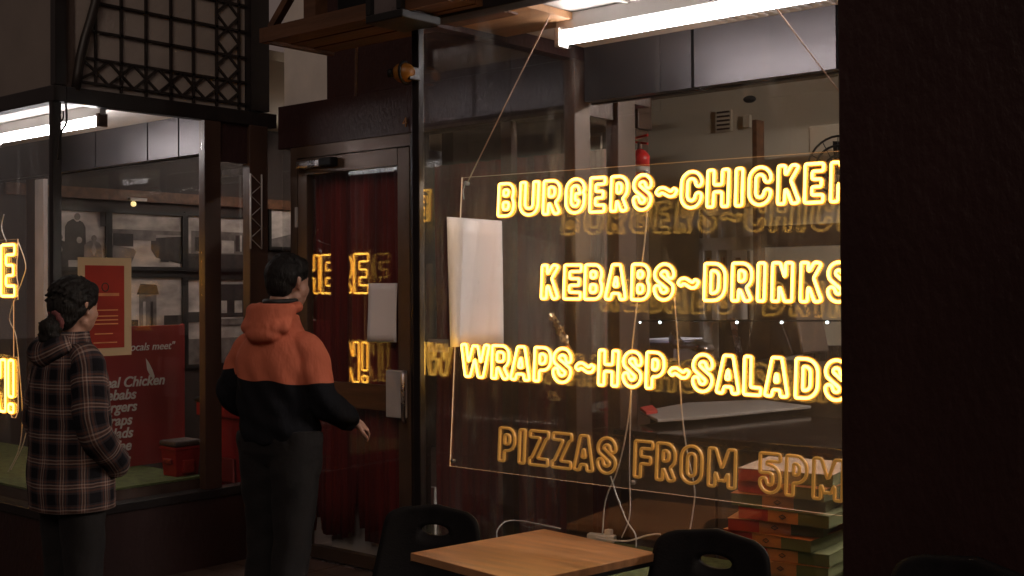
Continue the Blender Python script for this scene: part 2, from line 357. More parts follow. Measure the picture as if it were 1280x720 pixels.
# bulkhead across the bays, with panel joints
bh = thing('bulkhead', 'long grey painted bulkhead above the inside of both window bays', 'bulkhead')
xs = [BX, -7.6, -7.05, -6.45, -6.05, -5.75, -4.9, -4.0, -3.1, -2.55, -1.93, -1.2, FX]
for a, b in ((BX, -7.6), (-7.6, -7.05), (-7.05, -6.45), (-6.45, -6.12), (-6.12, XL-.04), (XR+.045, -2.55), (-2.55, -1.93), (-1.93, -1.2), (-1.2, FX)):
    MB().box(a+.007, b-.007, YB-.005, YB+.05, 2.405, BC+.36).build('panel', 'bulk', bh)
MB().box(BX, XL-.04, YB+.052, YB+.075, 2.40, BC+.36).build('backing', 'darkframe', bh)
MB().box(XR+.045, FX, YB+.052, YB+.075, 2.40, BC+.36).build('backing', 'darkframe', bh)

# display shelves covered in turf
def shelf(x0, x1, lab, y1=YB):
    t = thing('display_shelf', lab, 'display shelf')
    MB().box(x0, x1, Y0+.08, y1, SILL-.05, SILL+.055).build('base', 'brown', t)
    MB().box(x0, x1, Y0+.08, y1-.001, SILL+.058, SILL+.07).build('turf', 'turf', t)
    return t
shelf(BX+.01, XL-.055, 'low display shelf under the menu board covered in green turf')
shelf(XR+.055, FX, 'low display shelf behind the table covered in green turf', 4.12)

# windows
dw = thing('display_window', 'large shop window in front of the yellow burger neon sign', 'window')
MB().box(XR+.003, XP, Y0+.01, Y0+.016, SILL, HEAD).build('pane', 'front', dw)
MB().box(XR-.036, XR+.001, Y0-.012, Y0+.019, SILL, HEAD).build('corner_post', 'darkframe', dw, bevel=.004)
MB().box(XP-.025, XP-.003, Y0-.02, Y0+.05, SILL, HEAD).build('frame', 'brown', dw)
dl = thing('display_window', 'left shop window around the HERE OPEN neon sign', 'window')
MB().box(BX, XL-.02, Y0+.01, Y0+.016, SILL, HEAD).build('pane', 'window', dl)
MB().box(XL-.018, XL+.02, Y0-.02, Y0+.03, SILL, HEAD).build('corner_post', 'darkframe', dl, bevel=.003)
def retwin(X, lab, sx):
    G_ = 'left_return' if X < -5 else 'bay_return'
    t = thing('side_window', lab, 'window')
    MB().box(X-.003, X+.003, Y0+.022, 4.05, SILL, HEAD).build('pane', G_, t)
    MB().box(X-.03, X+.03, 4.052, 4.165, SILL, HEAD).build('post', 'brown', t, bevel=.004)
    MB().box(X-.003, X+.003, 4.168, 4.362, SILL, 2.358).build('pane', 'pane2', t)
    MB().box(X-.035, X+.035, 4.365, 4.50, 0, HEAD).build('post', 'brown', t, bevel=.004)
    MB().box(X-.012, X+.012, 4.168, 4.362, 2.36, HEAD-.001).build('upper_panel', 'maroon', t)
    return t
retwin(XL, 'side window of the entrance with the red poster taped on it', 1)
retwin(XR, 'side window of the entrance with the white sheet taped on it', -1)

# transom lattice above the left side window
tr = thing('transom_window', 'opal glass transom with dark lattice bars above the left side window', 'window')
zt = HEAD+.09
MB().box(XL-.012, XL-.004, Y0+.06, 4.36, zt, 3.9).build('pane', 'opal', tr)
def tb(a, b, w=.013, name='lattice_bar'):
    MB().bar((XL+.004, a[0], a[1]), (XL+.004, b[0], b[1]), .014, w, up=(1, 0, 0)).build(name, 'muntin', tr)
def lat(px, py): p = at(px, py, X=XL); return (p.y, p.z)
# lattice grid measured on the pane plane
ycols = [lat(x, 60)[0] for x in (119, 151, 182, 213, 241, 270, 298)]
zr = [lat(200, 116)[1], lat(200, 87)[1], lat(200, 54)[1], lat(200, 19.5)[1]]
dz = (zr[3]-zr[0])/3*1.0
zb = zr[0]; z1_ = lat(200, 87)[1]
rows = [zb, z1_, zr[2], zr[3], zr[3]+(zr[3]-zr[2]), zr[3]+2*(zr[3]-zr[2])]
ytop = 3.86
def curve_y(z):
    return float(np.interp(z, [lat(93, 110)[1], lat(101, 60)[1], lat(112, 25)[1], lat(119, 0)[1], 4.0], [lat(93, 110)[0], lat(101, 60)[0], lat(112, 25)[0], lat(119, 0)[0], lat(140, 0)[0]]))
yend = 4.365
for z in rows: tb((curve_y(z), z), (yend, z))
for i, y in enumerate(ycols): tb((y, zt if i else zb), (y, ytop))
ym = [curve_y(zb)]+ycols
for i in range(len(ycols)-1):                       # crosses in the bottom band
    a, b = ycols[i], ycols[i+1]; m_ = (a+b)/2; zc = (rows[0]+rows[1])/2
    tb((a, zc), (m_, rows[1]), .009, 'cross_bar'); tb((m_, rows[1]), (b, zc), .009, 'cross_bar')
    tb((a, zc), (m_, rows[0]), .009, 'cross_bar'); tb((m_, rows[0]), (b, zc), .009, 'cross_bar')
for j in range(4):                                  # crosses in the right band
    a, b = ycols[-2], ycols[-1]; m_ = (a+b)/2; z0, z1 = rows[j+1], rows[j+2] if j+2 < len(rows) else rows[j+1]+.15
    zc = (z0+z1)/2
    for p, q in (((m_, z0), (b, zc)), ((b, zc), (m_, z1)), ((m_, z1), (a, zc)), ((a, zc), (m_, z0))): tb(p, q, .009, 'cross_bar')
    tb((m_, z0), (m_, z1), .007, 'cross_bar') if False else None
tb((curve_y(rows[1]), rows[1]), (ycols[0], (rows[0]+rows[1])/2), .009, 'cross_bar')
tb((curve_y(rows[0]), rows[0]), (ycols[0], (rows[0]+rows[1])/2), .009, 'cross_bar')
MB().tube([(XL+.012, curve_y(z), z) for z in np.linspace(zt-.02, 3.9, 14)], .026, 8).build('arched_frame', 'muntin', tr, True)
MB().box(XL-.003, XL+.003, Y0+.05, lat(93, 110)[0], zt, 3.9).build('timber_panel', mat('weathered_timber', (0.105, 0.075, 0.062), .75, .3, 8, .5, 30, stretch=(1, 1, .3)), tr)
MB().box(XL-.02, XL+.03, Y0-.01, Y0+.052, zt, 3.9).build('corner_post', 'darkframe', tr)
MB().box(XL-.03, XL+.05, yend+.002, 4.50, zt-.001, 4.2).build('end_post', 'darkframe', tr)
tf = thing('transom_window', 'plain opal glass transom above the left front window', 'window')
MB().box(BX, XL-.021, Y0+.005, Y0+.015, zt-.003, 3.9).build('pane', mat('opal_front', (0.20, 0.165, 0.145), .5, .12, 4), tf)

# ------------------------------------------------------------------ door
DX0, DX1 = -5.613, -4.66
dr = thing('shop_door', 'glazed bronze framed shop door with a red curtain behind the glass', 'door')
def dbox(x0, x1, z0, z1, name, m='bronze', y0=YD-.02, y1=YD+.03, **k): return MB().box(x0, x1, y0, y1, z0, z1).build(name, m, dr, **k)
dbox(DX0, DX0+.085, .03, 2.385, 'stile', bevel=.004); dbox(DX1-.095, DX1, .03, 2.385, 'stile', bevel=.004)
dbox(DX0+.087, DX1-.097, 2.29, 2.385, 'top_rail'); dbox(DX0+.087, DX1-.097, .03, .10, 'bottom_rail')
dbox(DX0+.087, DX1-.097, .93, 1.07, 'middle_rail', 'brownwood')
dbox(DX0+.087, DX1-.097, 1.072, 2.288, 'pane', 'pane2', YD, YD+.006); dbox(DX0+.087, DX1-.097, .102, .928, 'pane', 'pane2', YD, YD+.006)
MB().box(DX1-.16, DX1-.02, YD-.055, YD-.022, .90, 1.16).build('handle_plate', 'grey', dr, bevel=.006)
MB().tube([(DX1+.0-.002, YD-.06, .88), (DX1-.002, YD-.075, .90), (DX1-.002, YD-.075, 1.14), (DX1-.002, YD-.06, 1.16)], .012, 8).build('handle', 'steel', dr, True)
cl = MB().box(DX0+.05, DX0+.26, YD-.075, YD-.022, 2.325, 2.365).build('door_closer', 'steel', dr, bevel=.006)
MB().box(DX0+.262, DX0+.37, YD-.08, YD-.022, 2.32, 2.372).build('closer_cap', 'blackplastic', cl, bevel=.008)
MB().bar((DX0+.12, YD-.06, 2.318), (DX0+.34, YD-.16, 2.316), .02, .006).build('closer_arm', 'steel', cl)
MB().box(DX0-.012, DX0+.006, YD-.032, YD-.021, 1.98, 2.10).build('hinge', 'grey', dr)
jf = thing('door_frame', 'black door frame around the glazed shop door', 'door frame')
MB().box(DX1+.006, DX1+.075, YD-.02, YD+.06, .018, 2.458).build('jamb', 'darkframe', jf); MB().box(DX0-.065, DX0-.006, YD-.02, YD+.06, .018, 2.458).build('jamb', 'bronze', jf)
MB().box(DX0-.005, DX1+.005, YD-.02, YD+.06, 2.392, 2.458).build('head', 'bronze', jf); MB().box(DX0-.005, DX1+.005, YD-.03, YD+.06, .016, .026).build('threshold', 'steel', jf)
def side(x0, x1, lab):
    t = thing('side_light', lab, 'window'); MB().box(x0, x1, YD+.005, YD+.011, .12, 2.455).build('pane', 'pane2', t)
    MB().box(x0, x1, YD-.015, YD+.03, .02, .118).build('frame', 'brown', t); return t
side(XL+.037, DX0-.067, 'narrow fixed glass pane left of the door beside the wire truss')
sr = side(DX1+.077, XR-.037, 'fixed glass pane right of the door seen through the paper covered side window')
MB().box(-4.0, -3.93, YD-.015, YD+.03, .119, 2.455).build('mullion', 'brown', sr)

# curtains: hanging folds, torn hem
def curtain(x0, x1, y, z0, z1, lab, fold=.05, hem=.06):
    n = int((x1-x0)/.008); mb = MB(); rows_ = 10; zz = []
    h = 0
    for i in range(n+1):
        if i % 5 == 0: h = random.random()**2*hem*(2.2 if random.random() < .15 else 1)
        zz.append(z0+h)
    for j in range(rows_+1):
        for i in range(n+1):
            x = x0+(x1-x0)*i/n; f = j/rows_
            yy = y+.008*sin(x*2*pi/fold+1.5*sin(x*7)+.4*f)+.008*sin(x*2*pi/(fold*2.7)+2)
            mb.v.append((x+.006*sin(f*9+x*20), yy, zz[i]*(1-f)+z1*f))
    for j in range(rows_):
        for i in range(n): a = j*(n+1)+i; mb.face((a, a+1, a+n+2, a+n+1))
    o = mb.build('curtain', 'curtain', None, True); sm = o.modifiers.new('solid', 'SOLIDIFY'); sm.thickness = .002
    return tag(o, lab, 'curtain')
curtain(DX0+.0, DX1+.02, YD+.075, .15, 2.33, 'red curtain with a torn hem behind the door glass', .05, .10)
curtain(DX1+.08, -3.40, YD+.09, .2, 2.28, 'red curtain behind the fixed pane right of the door')
tag(MB().box(DX0+.09, DX1+.0, YD+.16, YD+.18, .02, .5).build('white_board', 'white'), 'pale board leaning behind the torn hem of the door curtain', 'board')

# things taped to glass
def sheet(name, P, m, lab, cat, off, curl=0.0):
    n = 8; mb = MB()
    a, b, c, d = [Vector(p) for p in P]  # TL TR BR BL
    nn = (b-a).cross(d-a).normalized()
    for j in range(n+1):
        for i in range(n+1):
            u, v = i/n, j/n; p = (a*(1-u)+b*u)*(1-v)+(d*(1-u)+c*u)*v
            p = p+nn*(off+curl*(sin(u*3.1)*.6+sin(v*5+u*2)*.4)); mb.v.append(tuple(p))
    for j in range(n):
        for i in range(n): q = j*(n+1)+i; mb.face((q, q+1, q+n+2, q+n+1))
    o = mb.build(name, m, None, True); s = o.modifiers.new('solid', 'SOLIDIFY'); s.thickness = .0006
    return tag(o, lab, cat)
xw = XR+.006
sheet('paper_sheet', [at(558, 271, X=xw), at(627, 276, X=xw), at(629, 430, X=xw), at(562, 434, X=xw)], 'paper', 'large blank white sheet taped on glass at the left end of the burger sign', 'paper', -.002, .0015)
yw = YD-.003
sheet('paper_sheet', [at(461, 354, Y=yw), at(497, 354, Y=yw), at(496, 428, Y=yw), at(460, 427, Y=yw)], 'paper', 'curled white sheet of paper taped on the door glass above the handle', 'paper', -.004, .006)
# notice sticker
st = at(548, 432, Y=YD+.0)
stk = tag(MB().box(st.x-.075, st.x+.075, YD-.002, YD+.003, st.z-.035, st.z+.035).build('door_sticker', 'boxtop'), 'small pale sticker reading PULL on the fixed pane right of the door', 'sticker')
text('lettering', 'PULL', .055, 'mark', (st.x-.06, YD-.004, st.z-.02), (1, 0, 0), (0, 0, 1), stk)

# red poster on the left side window
XQ = XL+.008
pts = [at(97, 321, X=XQ), at(164, 323, X=XQ), at(165, 444, X=XQ), at(97, 446, X=XQ)]
po = thing('poster', 'red poster with a cream border taped on the left side window beside the woman', 'poster', loc=(XQ, pts[0].y, pts[3].z))
Yp0, Yp1, Zp0, Zp1 = pts[0].y, pts[1].y, (pts[2].z+pts[3].z)/2, (pts[0].z+pts[1].z)/2
def pbox(y0, y1, z0, z1, d, name, m):
    o = MB().box(XQ+d, XQ+d+.0012, y0, y1, z0, z1).build(name, m, None); o.parent = po; o.matrix_parent_inverse = Matrix.Translation(po.location).inverted(); return o
pbox(Yp0, Yp1, Zp0, Zp1, 0, 'border', 'postercream')
w_, h_ = Yp1-Yp0, Zp1-Zp0
pbox(Yp0+.13*w_, Yp1-.14*w_, Zp0+.08*h_, Zp1-.08*h_, .0014, 'field', 'posterred')
for k, (a, b, c) in enumerate([(.42, .62, .70), (.30, .76, .61), (.28, .74, .46), (.28, .74, .40), (.28, .74, .36), (.28, .74, .32), (.30, .64, .22), (.28, .72, .13)]):
    if k == 0:
        cx, cz = Yp0+.5*w_, Zp0+c*h_
        o = MB().tube([(XQ+.0032, cx+.020*cos(t), cz+.022*sin(t)) for t in np.linspace(0, 2*pi, 15)[:-1]], .003, 6, closed=True).build('emblem', 'mark', None)
        o.parent = po; o.matrix_parent_inverse = Matrix.Translation(po.location).inverted()
    else: pbox(Yp0+a*w_, Yp0+b*w_, Zp0+c*h_, Zp0+(c+.012+(.018 if k == 1 else 0))*h_, .0028, 'printed_line', 'posterink')

# ------------------------------------------------------------------ menu board
XM = -6.5
a = at(52, 404, X=XM); b = at(229, 406, X=XM); c = at(229, 600, X=XM)
mb_ = thing('menu_board', 'maroon menu board listing chicken kebabs burgers and wraps behind the woman', 'menu board')
MB().box(XM-.03, XM-.006, a.y, b.y, SILL+.075, b.z).build('board', 'redboard', mb_, bevel=.002)
MB().box(XM-.034, XM-.002, b.y, b.y+.012, SILL+.075, b.z+.006).build('edge_trim', 'redboard', mb_)
def mtext(s, px, py, size, sh=.25, off=.0015):
    p = at(px, py, X=XM); text('lettering', s, size, 'whitetext', (XM-.004, p.y, p.z), (0, 1, 0), (0, 0, 1), mb_, shear=sh, off=off, ext=.0015)
def mword(s, pxr, py, size=.087):     # right aligned to a measured right end
    p = at(pxr, py, X=XM); text('lettering', s, size, 'whitetext', (XM-.004, p.y, p.z), (0, 1, 0), (0, 0, 1), mb_, shear=.25, off=.0020 if size > .07 else .0006, ext=.0015, align='RIGHT')
for s, x, y in (('Real Chicken', 206, 479), ('Kebabs', 170, 497), ('Burgers', 171, 512), ('Wraps', 165, 529), ('Salads', 166, 545), ('Coffee', 164, 561), ('Pies', 163, 578), ('Shakes', 178, 594)):
    mword(s, x, y+1)
mword('where locals meet"', 218, 436, .066)
q = at(188, 462, X=XM)
lf = [(0, .07), (.02, .045), (.045, .0), (.06, -.04), (.058, -.062), (.035, -.045), (.01, 0)]
MB().prism([(XM-.004, q.y-.03+u, q.z+v) for u, v in lf], (.003, 0, 0)).build('leaf_motif', 'whitetext', mb_)

# ------------------------------------------------------------------ bins and clutter
def bin_(x, y, z, w, d, h, lab, lidm='grey'):
    t = thing('red_bin', lab, 'bin', loc=(x, y, z))
    k = .86; r = []
    for zz, s in ((0, k), (h*.9, 1), (h*.9, 1.06), (h, 1.06)):
        r.append([(sx*w/2*s, sy*d/2*s, zz) for sx, sy in ((-1, -1), (1, -1), (1, 1), (-1, 1))])
    MB().loft(r).build('body', 'redplastic', t, bevel=.02)
    MB().box(-w*.55, w*.55, -d*.55, d*.55, h+.003, h+.035).build('lid', lidm, t, bevel=.01)
    MB().box(-w*.25, w*.25, -d*.5-.012, -d*.5+.01, h*.42, h*.60).build('grip', mat('bin_recess', (.16, .012, .01), .5), t, bevel=.006)
    MB().box(w*.5-.01, w*.5+.012, -d*.22, d*.22, h*.1, h*.55).build('label_panel', mat('bin_panel', (.26, .018, .012), .5), t, bevel=.004)
    return t
p = at(224, 604, X=-6.25); bin_(-6.02, at(226, 600, X=-6.02).y-.0, SILL+.07, .15, .17, .17, 'small red plastic tub with a grey lid at the right end of the menu board', 'counterfront')
p = at(300, 600, X=-6.45); bin_(-6.45, 4.95, 0.01, .5, .62, .86, 'tall red wheelie bin with a black lid behind the side window', 'blackplastic')
# column and white strip in left bay
pa, pb = at(33, 300, Y=YB+.2), at(45, 300, Y=YB+.2)
tag(MB().box(pa.x, pb.x, YB+.2, YB+.28, .01, 3.0).build('column', 'brown'), 'brown column inside the left window behind the HERE OPEN sign', 'column')
pc, pd = at(45, 225, Y=YB-.06), at(56, 225, Y=YB-.06)
ws = tag(MB().box(pc.x+.004, pd.x, YB-.07, YB-.04, SILL+.08, pc.z).build('white_strip', 'grey'), 'upright pale board standing behind the woman in the left window', 'board')

# framed photographs on the dark wall
def photo(px0, px1, py0, py1, lab, shapes):
    X = BX+.012
    A = at(px0, py0, X=X); B = at(px1, py1, X=X); y0, y1 = A.y, B.y; z1, z0 = A.z, B.z
    t = thing('framed_photograph', lab, 'photograph', 'black and white photographs on the dark wall', loc=(X, y0, z0))
    inv = Matrix.Translation(t.location).inverted(); w, h = y1-y0, z1-z0
    def add(o): o.parent = t; o.matrix_parent_inverse = inv
    add(MB().box(X-.008, X, y0, y1, z0, z1).build('print', 'photo_l'))
    fm = MB()
    for a in ((y0-.03, y0, z0-.03, z1+.03), (y1, y1+.03, z0-.03, z1+.03), (y0, y1, z1, z1+.03), (y0, y1, z0-.03, z0)): fm.box(X-.01, X+.018, *a)
    add(fm.build('frame', 'blackmetal'))
    for k, (m, poly) in enumerate(shapes):
        add(MB().prism([(X+.001+.0012*k, y0+u*w, z0+v*h) for u, v in poly], (.001, 0, 0)).build('printed_shape', m))
def fig(cx, b, hgt, s=.1):
    return [(cx-s*1.3, b), (cx+s*1.3, b), (cx+s*1.2, b+hgt*.7), (cx+s*.9, b+hgt*.80), (cx+s*.35, b+hgt*.86), (cx-s*.35, b+hgt*.86), (cx-s*.9, b+hgt*.80), (cx-s*1.2, b+hgt*.7)]
def head(cx, cy, r, ar=1.2): return [(cx+r*cos(t), cy+r*ar*sin(t)) for t in np.linspace(0, 2*pi, 11)[:-1]]
R_ = lambda a, b, c, d: [(a, c), (b, c), (b, d), (a, d)]
photo(60, 131, 262, 334, 'photograph of three people in dark suits, nearest the left window corner post',
      [('photo_d', fig(.47, .12, .85, .15)), ('photo_d', fig(.18, 0, .55, .13)), ('photo_m', fig(.78, 0, .55, .13)), ('photo_l', head(.50, .88, .06)), ('photo_m', head(.50, .90, .055)),
       ('photo_l', [(.15, .30), (.2, .44), (.24, .30), (.2, .2)]), ('photo_l', [(.74, .30), (.79, .44), (.84, .30), (.79, .2)]), ('photo_l', head(.53, .48, .05)), ('photo_m', head(.19, .52, .05)), ('photo_m', head(.79, .52, .05)), ('photo_d', R_(.90, 1.0, .74, 1.0))])
photo(139, 227, 266, 334, 'photograph of a wide street with low shops, right of the portrait of three people',
      [('photo_m', R_(0, 1, .62, .70)), ('photo_d', R_(.02, .30, .38, .62)), ('photo_d', [(.55, .2), (1, .06), (1, .6), (.55, .55)]), ('photo_m', R_(.30, .62, .5, .64)), ('photo_m', [(0, 0), (.5, .0), (.3, .34), (0, .40)]), ('photo_l', [(.25, 0), (.7, 0), (.5, .42), (.38, .42)]), ('photo_d', R_(.68, .80, .1, .2))])
photo(234, 326, 270, 336, 'photograph of a shop with white columns, partly behind the brown window post',
      [('photo_d', R_(0, 1, 0, .28)), ('photo_m', R_(.05, 1, .28, .72)), ('photo_l', R_(.45, .62, .3, .55)), ('photo_d', R_(.64, .9, .34, .66)), ('photo_l', R_(.70, .73, .34, .66)), ('photo_l', R_(.80, .83, .34, .66)), ('photo_d', R_(.1, .4, .33, .6))])
photo(150, 227, 347, 420, 'photograph of a pale stone tower above the top of the menu board',
      [('photo_m', R_(.30, .58, .0, .72)), ('photo_d', [(.26, .72), (.62, .72), (.58, .88), (.32, .9)]), ('photo_l', R_(.36, .40, .1, .6)), ('photo_d', R_(.48, .52, .1, .6)), ('photo_d', R_(.7, 1, .20, .36)), ('photo_d', R_(0, .28, .18, .3))])
photo(234, 330, 350, 450, 'photograph of a two storey house with a verandah, beside the menu board',
      [('photo_m', R_(0, 1, 0, .3)), ('photo_d', R_(.3, .98, .55, .8)), ('photo_l', R_(.4, .5, .6, .75)), ('photo_l', R_(.6, .7, .6, .75)), ('photo_d', [(.25, .8), (1, .8), (.85, .95), (.35, .95)]), ('photo_d', R_(0, .25, .5, .62)), ('photo_m', R_(.3, 1, .45, .53))])
photo(338, 400, 262, 310, 'photograph of a hillside seen through the narrow pane left of the door', [('photo_m', [(0, .2), (.4, .35), (.8, .8), (1, .7), (1, 0), (0, 0)]), ('photo_d', [(.5, 0), (.9, .4), (1, .4), (1, 0)])])
rail = tag(MB().box(BX+.002, BX+.035, YB+.1, 9.19, at(100, 248, X=BX).z, at(100, 234, X=BX).z).build('picture_rail', 'brownwood'), 'orange brown timber rail above the framed photographs', 'rail')
pl = thing('picture_light', 'small white picture light above the street photograph', 'lamp')
u = at(162, 249, X=BX+.2); v = at(183, 249, X=BX+.2)
MB().box(BX+.17, BX+.21, u.y, v.y, u.z-.01, u.z+.012).build('housing', 'white', pl)
MB().ball((BX+.19, u.y+.04, u.z-.035), .022, 10).build('bulb', emis('warm_bulb', (1, .75, .3), 1.2), pl, True)

# ------------------------------------------------------------------ fluorescent battens
def batten(x0, x1, y, z, lab):
    t = thing('fluorescent_batten', lab, 'ceiling light', 'fluorescent battens in the window bays')
    MB().box(x0, x1, y-.020, y+.020, z+.030, BC-.002).build('housing', 'white', t, bevel=.004)
    MB().tube([(x0+.02, y, z), (x1-.02, y, z)], .022, 14).build('tube', 'tube', t, True)
    for x in (x0, x1-.022): MB().box(x, x+.022, y-.03, y+.03, z-.03, z+.043).build('lamp_holder', 'brownwood' if x1 < -5 and x != x0 else 'white', t, bevel=.003)
    return t
batten(-2.80, -1.55, 3.55, 2.545, 'fluorescent tube light at the top of the burger sign window')
batten(-7.25, -6.0, 3.53, 2.545, 'fluorescent tube light at the top of the left window')

def fill_batten(x, y, L, lab, m='shopfill'):  # out-of-view tubes added to brighten the back wall and framed prints
    t = thing('fill_batten', lab, 'ceiling light')
    MB().box(x-L/2, x+L/2, y-.04, y+.04, 2.985, 3.018).build('housing', 'white', t)
    MB().tube([(x-L/2+.02, y, 2.955), (x+L/2-.02, y, 2.955)], .02, 12).build('tube', m, t, True)
fill_batten(-.55, 5.6, 1.5, 'added fill tube on the shop ceiling hidden behind the dark pillar')
fill_batten(1.2, 6.4, 1.5, 'added fill tube on the shop ceiling farther right behind the dark pillar')
fill_batten(-7.2, 6.6, 1.5, 'added fill tube on the ceiling of the photograph room, out of view', 'roomfill')

# ------------------------------------------------------------------ neon lettering
SW = .195                                   # stem width (tube centre line to centre line), in cap heights
def arc(cx, cy, rx, ry, a0, a1, n=18): return [(cx+rx*cos(radians(t)), cy+ry*sin(radians(t))) for t in np.linspace(a0, a1, n)]
def glyph(ch, w):
    s = SW; h = s/2; a, b = h, w-h; k = .30
    rr = min((w-s)/2, .22)
    def rrect(y0, y1, x0=a, x1=b, r=rr): # closed rounded ring
        return [arc(x1-r, y1-r, r, r, 0, 90, 7)+arc(x0+r, y1-r, r, r, 90, 180, 7)+arc(x0+r, y0+r, r, r, 180, 270, 7)+arc(x1-r, y0+r, r, r, 270, 360, 7)+[(x1, y1-r)]]
    if ch == 'I' : return [[(w/2, 0), (w/2, 1)]]
    if ch == 'H': return [[(a, 0), (a, 1)], [(b, 0), (b, 1)], [(a, .5), (b, .5)]]
    if ch == 'L': return [[(a, 0), (a, 1)], [(0, h), (w, h)]]
    if ch == 'E': return [[(a, 0), (a, 1)], [(0, h), (w, h)], [(0, 1-h), (w, 1-h)], [(0, .5), (w*.9, .5)]]
    if ch == 'F': return [[(a, 0), (a, 1)], [(0, 1-h), (w, 1-h)], [(0, .48), (w*.9, .48)]]
    if ch == 'O': return rrect(h, 1-h)
    if ch == 'D': r = min((w-s)*.62, .26); return [[(a, 0), (a, 1)], [(0, 1-h), (b-r, 1-h)]+arc(b-r, 1-h-r, r, r, 90, 0, 8)+arc(b-r, h+r, r, r, 0, -90, 8)+[(0, h)]]
    if ch in 'PR':
        r = min((w-s)*.7, .20); yl = .42
        o = [[(a, 0), (a, 1)], [(0, 1-h), (b-r, 1-h)]+arc(b-r, 1-h-r, r, r, 90, 0, 8)+arc(b-r, yl+r, r, r, 0, -90, 8)+[(0, yl)]]
        if ch == 'R': o.append([(w*.46, .45), (b+.015, 0)])
        return o
    if ch == 'B':
        r = min((w-s)*.62, .17)
        return [[(a, 0), (a, 1)], [(0, 1-h), (b-r-.02, 1-h)]+arc(b-r-.02, 1-h-r, r, r, 90, 0, 8)+arc(b-r-.02, .52+r, r, r, 0, -90, 8)+[(0, .52)],
                [(0, .52), (b-r, .52)]+arc(b-r, .52-r, r, r, 90, 0, 8)+arc(b-r, h+r, r, r, 0, -90, 8)+[(0, h)]]
    if ch == 'U': r = rr; return [[(a, 1), (a, h+r)]+arc(a+r, h+r, r, r, 180, 270, 8)+arc(b-r, h+r, r, r, 270, 360, 8)+[(b, 1)]]
    if ch == 'C': r = rr; return [[(b, .66), (b, 1-h-r)]+arc(b-r, 1-h-r, r, r, 0, 90, 8)+arc(a+r, 1-h-r, r, r, 90, 180, 8)+arc(a+r, h+r, r, r, 180, 270, 8)+arc(b-r, h+r, r, r, 270, 360, 8)+[(b, .34)]]
    if ch == 'G': r = rr; return [[(b, .68), (b, 1-h-r)]+arc(b-r, 1-h-r, r, r, 0, 90, 8)+arc(a+r, 1-h-r, r, r, 90, 180, 8)+arc(a+r, h+r, r, r, 180, 270, 8)+arc(b-r, h+r, r, r, 270, 360, 8)+[(b, .50)], [(w*.52, .47), (w, .47)]]
    if ch == 'S':
        r = rr; m = .5
        return [[(b, .70), (b, 1-h-r)]+arc(b-r, 1-h-r, r, r, 0, 90, 8)+arc(a+r, 1-h-r, r, r, 90, 180, 8)+[(a, .70), (a+.02, .63), (w/2, .5), (b-.02, .37), (b, .30)]+arc(b-r, h+r, r, r, 0, -90, 8)+arc(a+r, h+r, r, r, 270, 180, 8)+[(a, .30)]]
    if ch == '5': r = rr; return [[(a, .5), (a, 1)], [(0, 1-h), (w, 1-h)], [(a, .52), (a+.02, .60), (w*.45, .62), (b-r, .60)]+arc(b-r, .60-r, r, r, 90, 0, 8)+arc(b-r, h+r, r, r, 0, -90, 8)+arc(a+r, h+r, r, r, 270, 180, 8)+[(a, .30)]]
    if ch == 'A': return [[(h*.9, 0), (w/2-.035, 1)], [(w-h*.9, 0), (w/2+.035, 1)], [(w*.25, .27), (w*.75, .27)], [(w*.32, 1-h), (w*.68, 1-h)]]
    if ch == 'K': return [[(a, 0), (a, 1)], [(a+.02, .40), (b-.01, 1)], [(w*.42, .60), (b+.01, 0)]]
    if ch == 'M': return [[(a, 0), (a, 1)], [(b, 0), (b, 1)], [(a, 1), (w/2, .18)], [(b, 1), (w/2, .18)]]
    if ch == 'N': return [[(a, 0), (a, 1)], [(b, 0), (b, 1)], [(a+.01, 1), (b-.01, 0)]]
    if ch == 'W': return [[(a, 1), (w*.27, 0)], [(w*.5, .95), (w*.27, 0)], [(w*.5, .95), (w*.73, 0)], [(b, 1), (w*.73, 0)]]
    if ch == 'Z': return [[(0, 1-h), (w, 1-h)], [(0, h), (w, h)], [(a+.01, .05), (b-.01, .95)]]
    if ch == '!': return [[(w/2, .30), (w/2, 1)], [(w/2, .0), (w/2, .16)]]
    if ch == '~': return [[(0.02, .42), (w*.16, .52), (w*.32, .53), (w*.5, .47), (w*.68, .41), (w*.84, .42), (w-.02, .54)]]
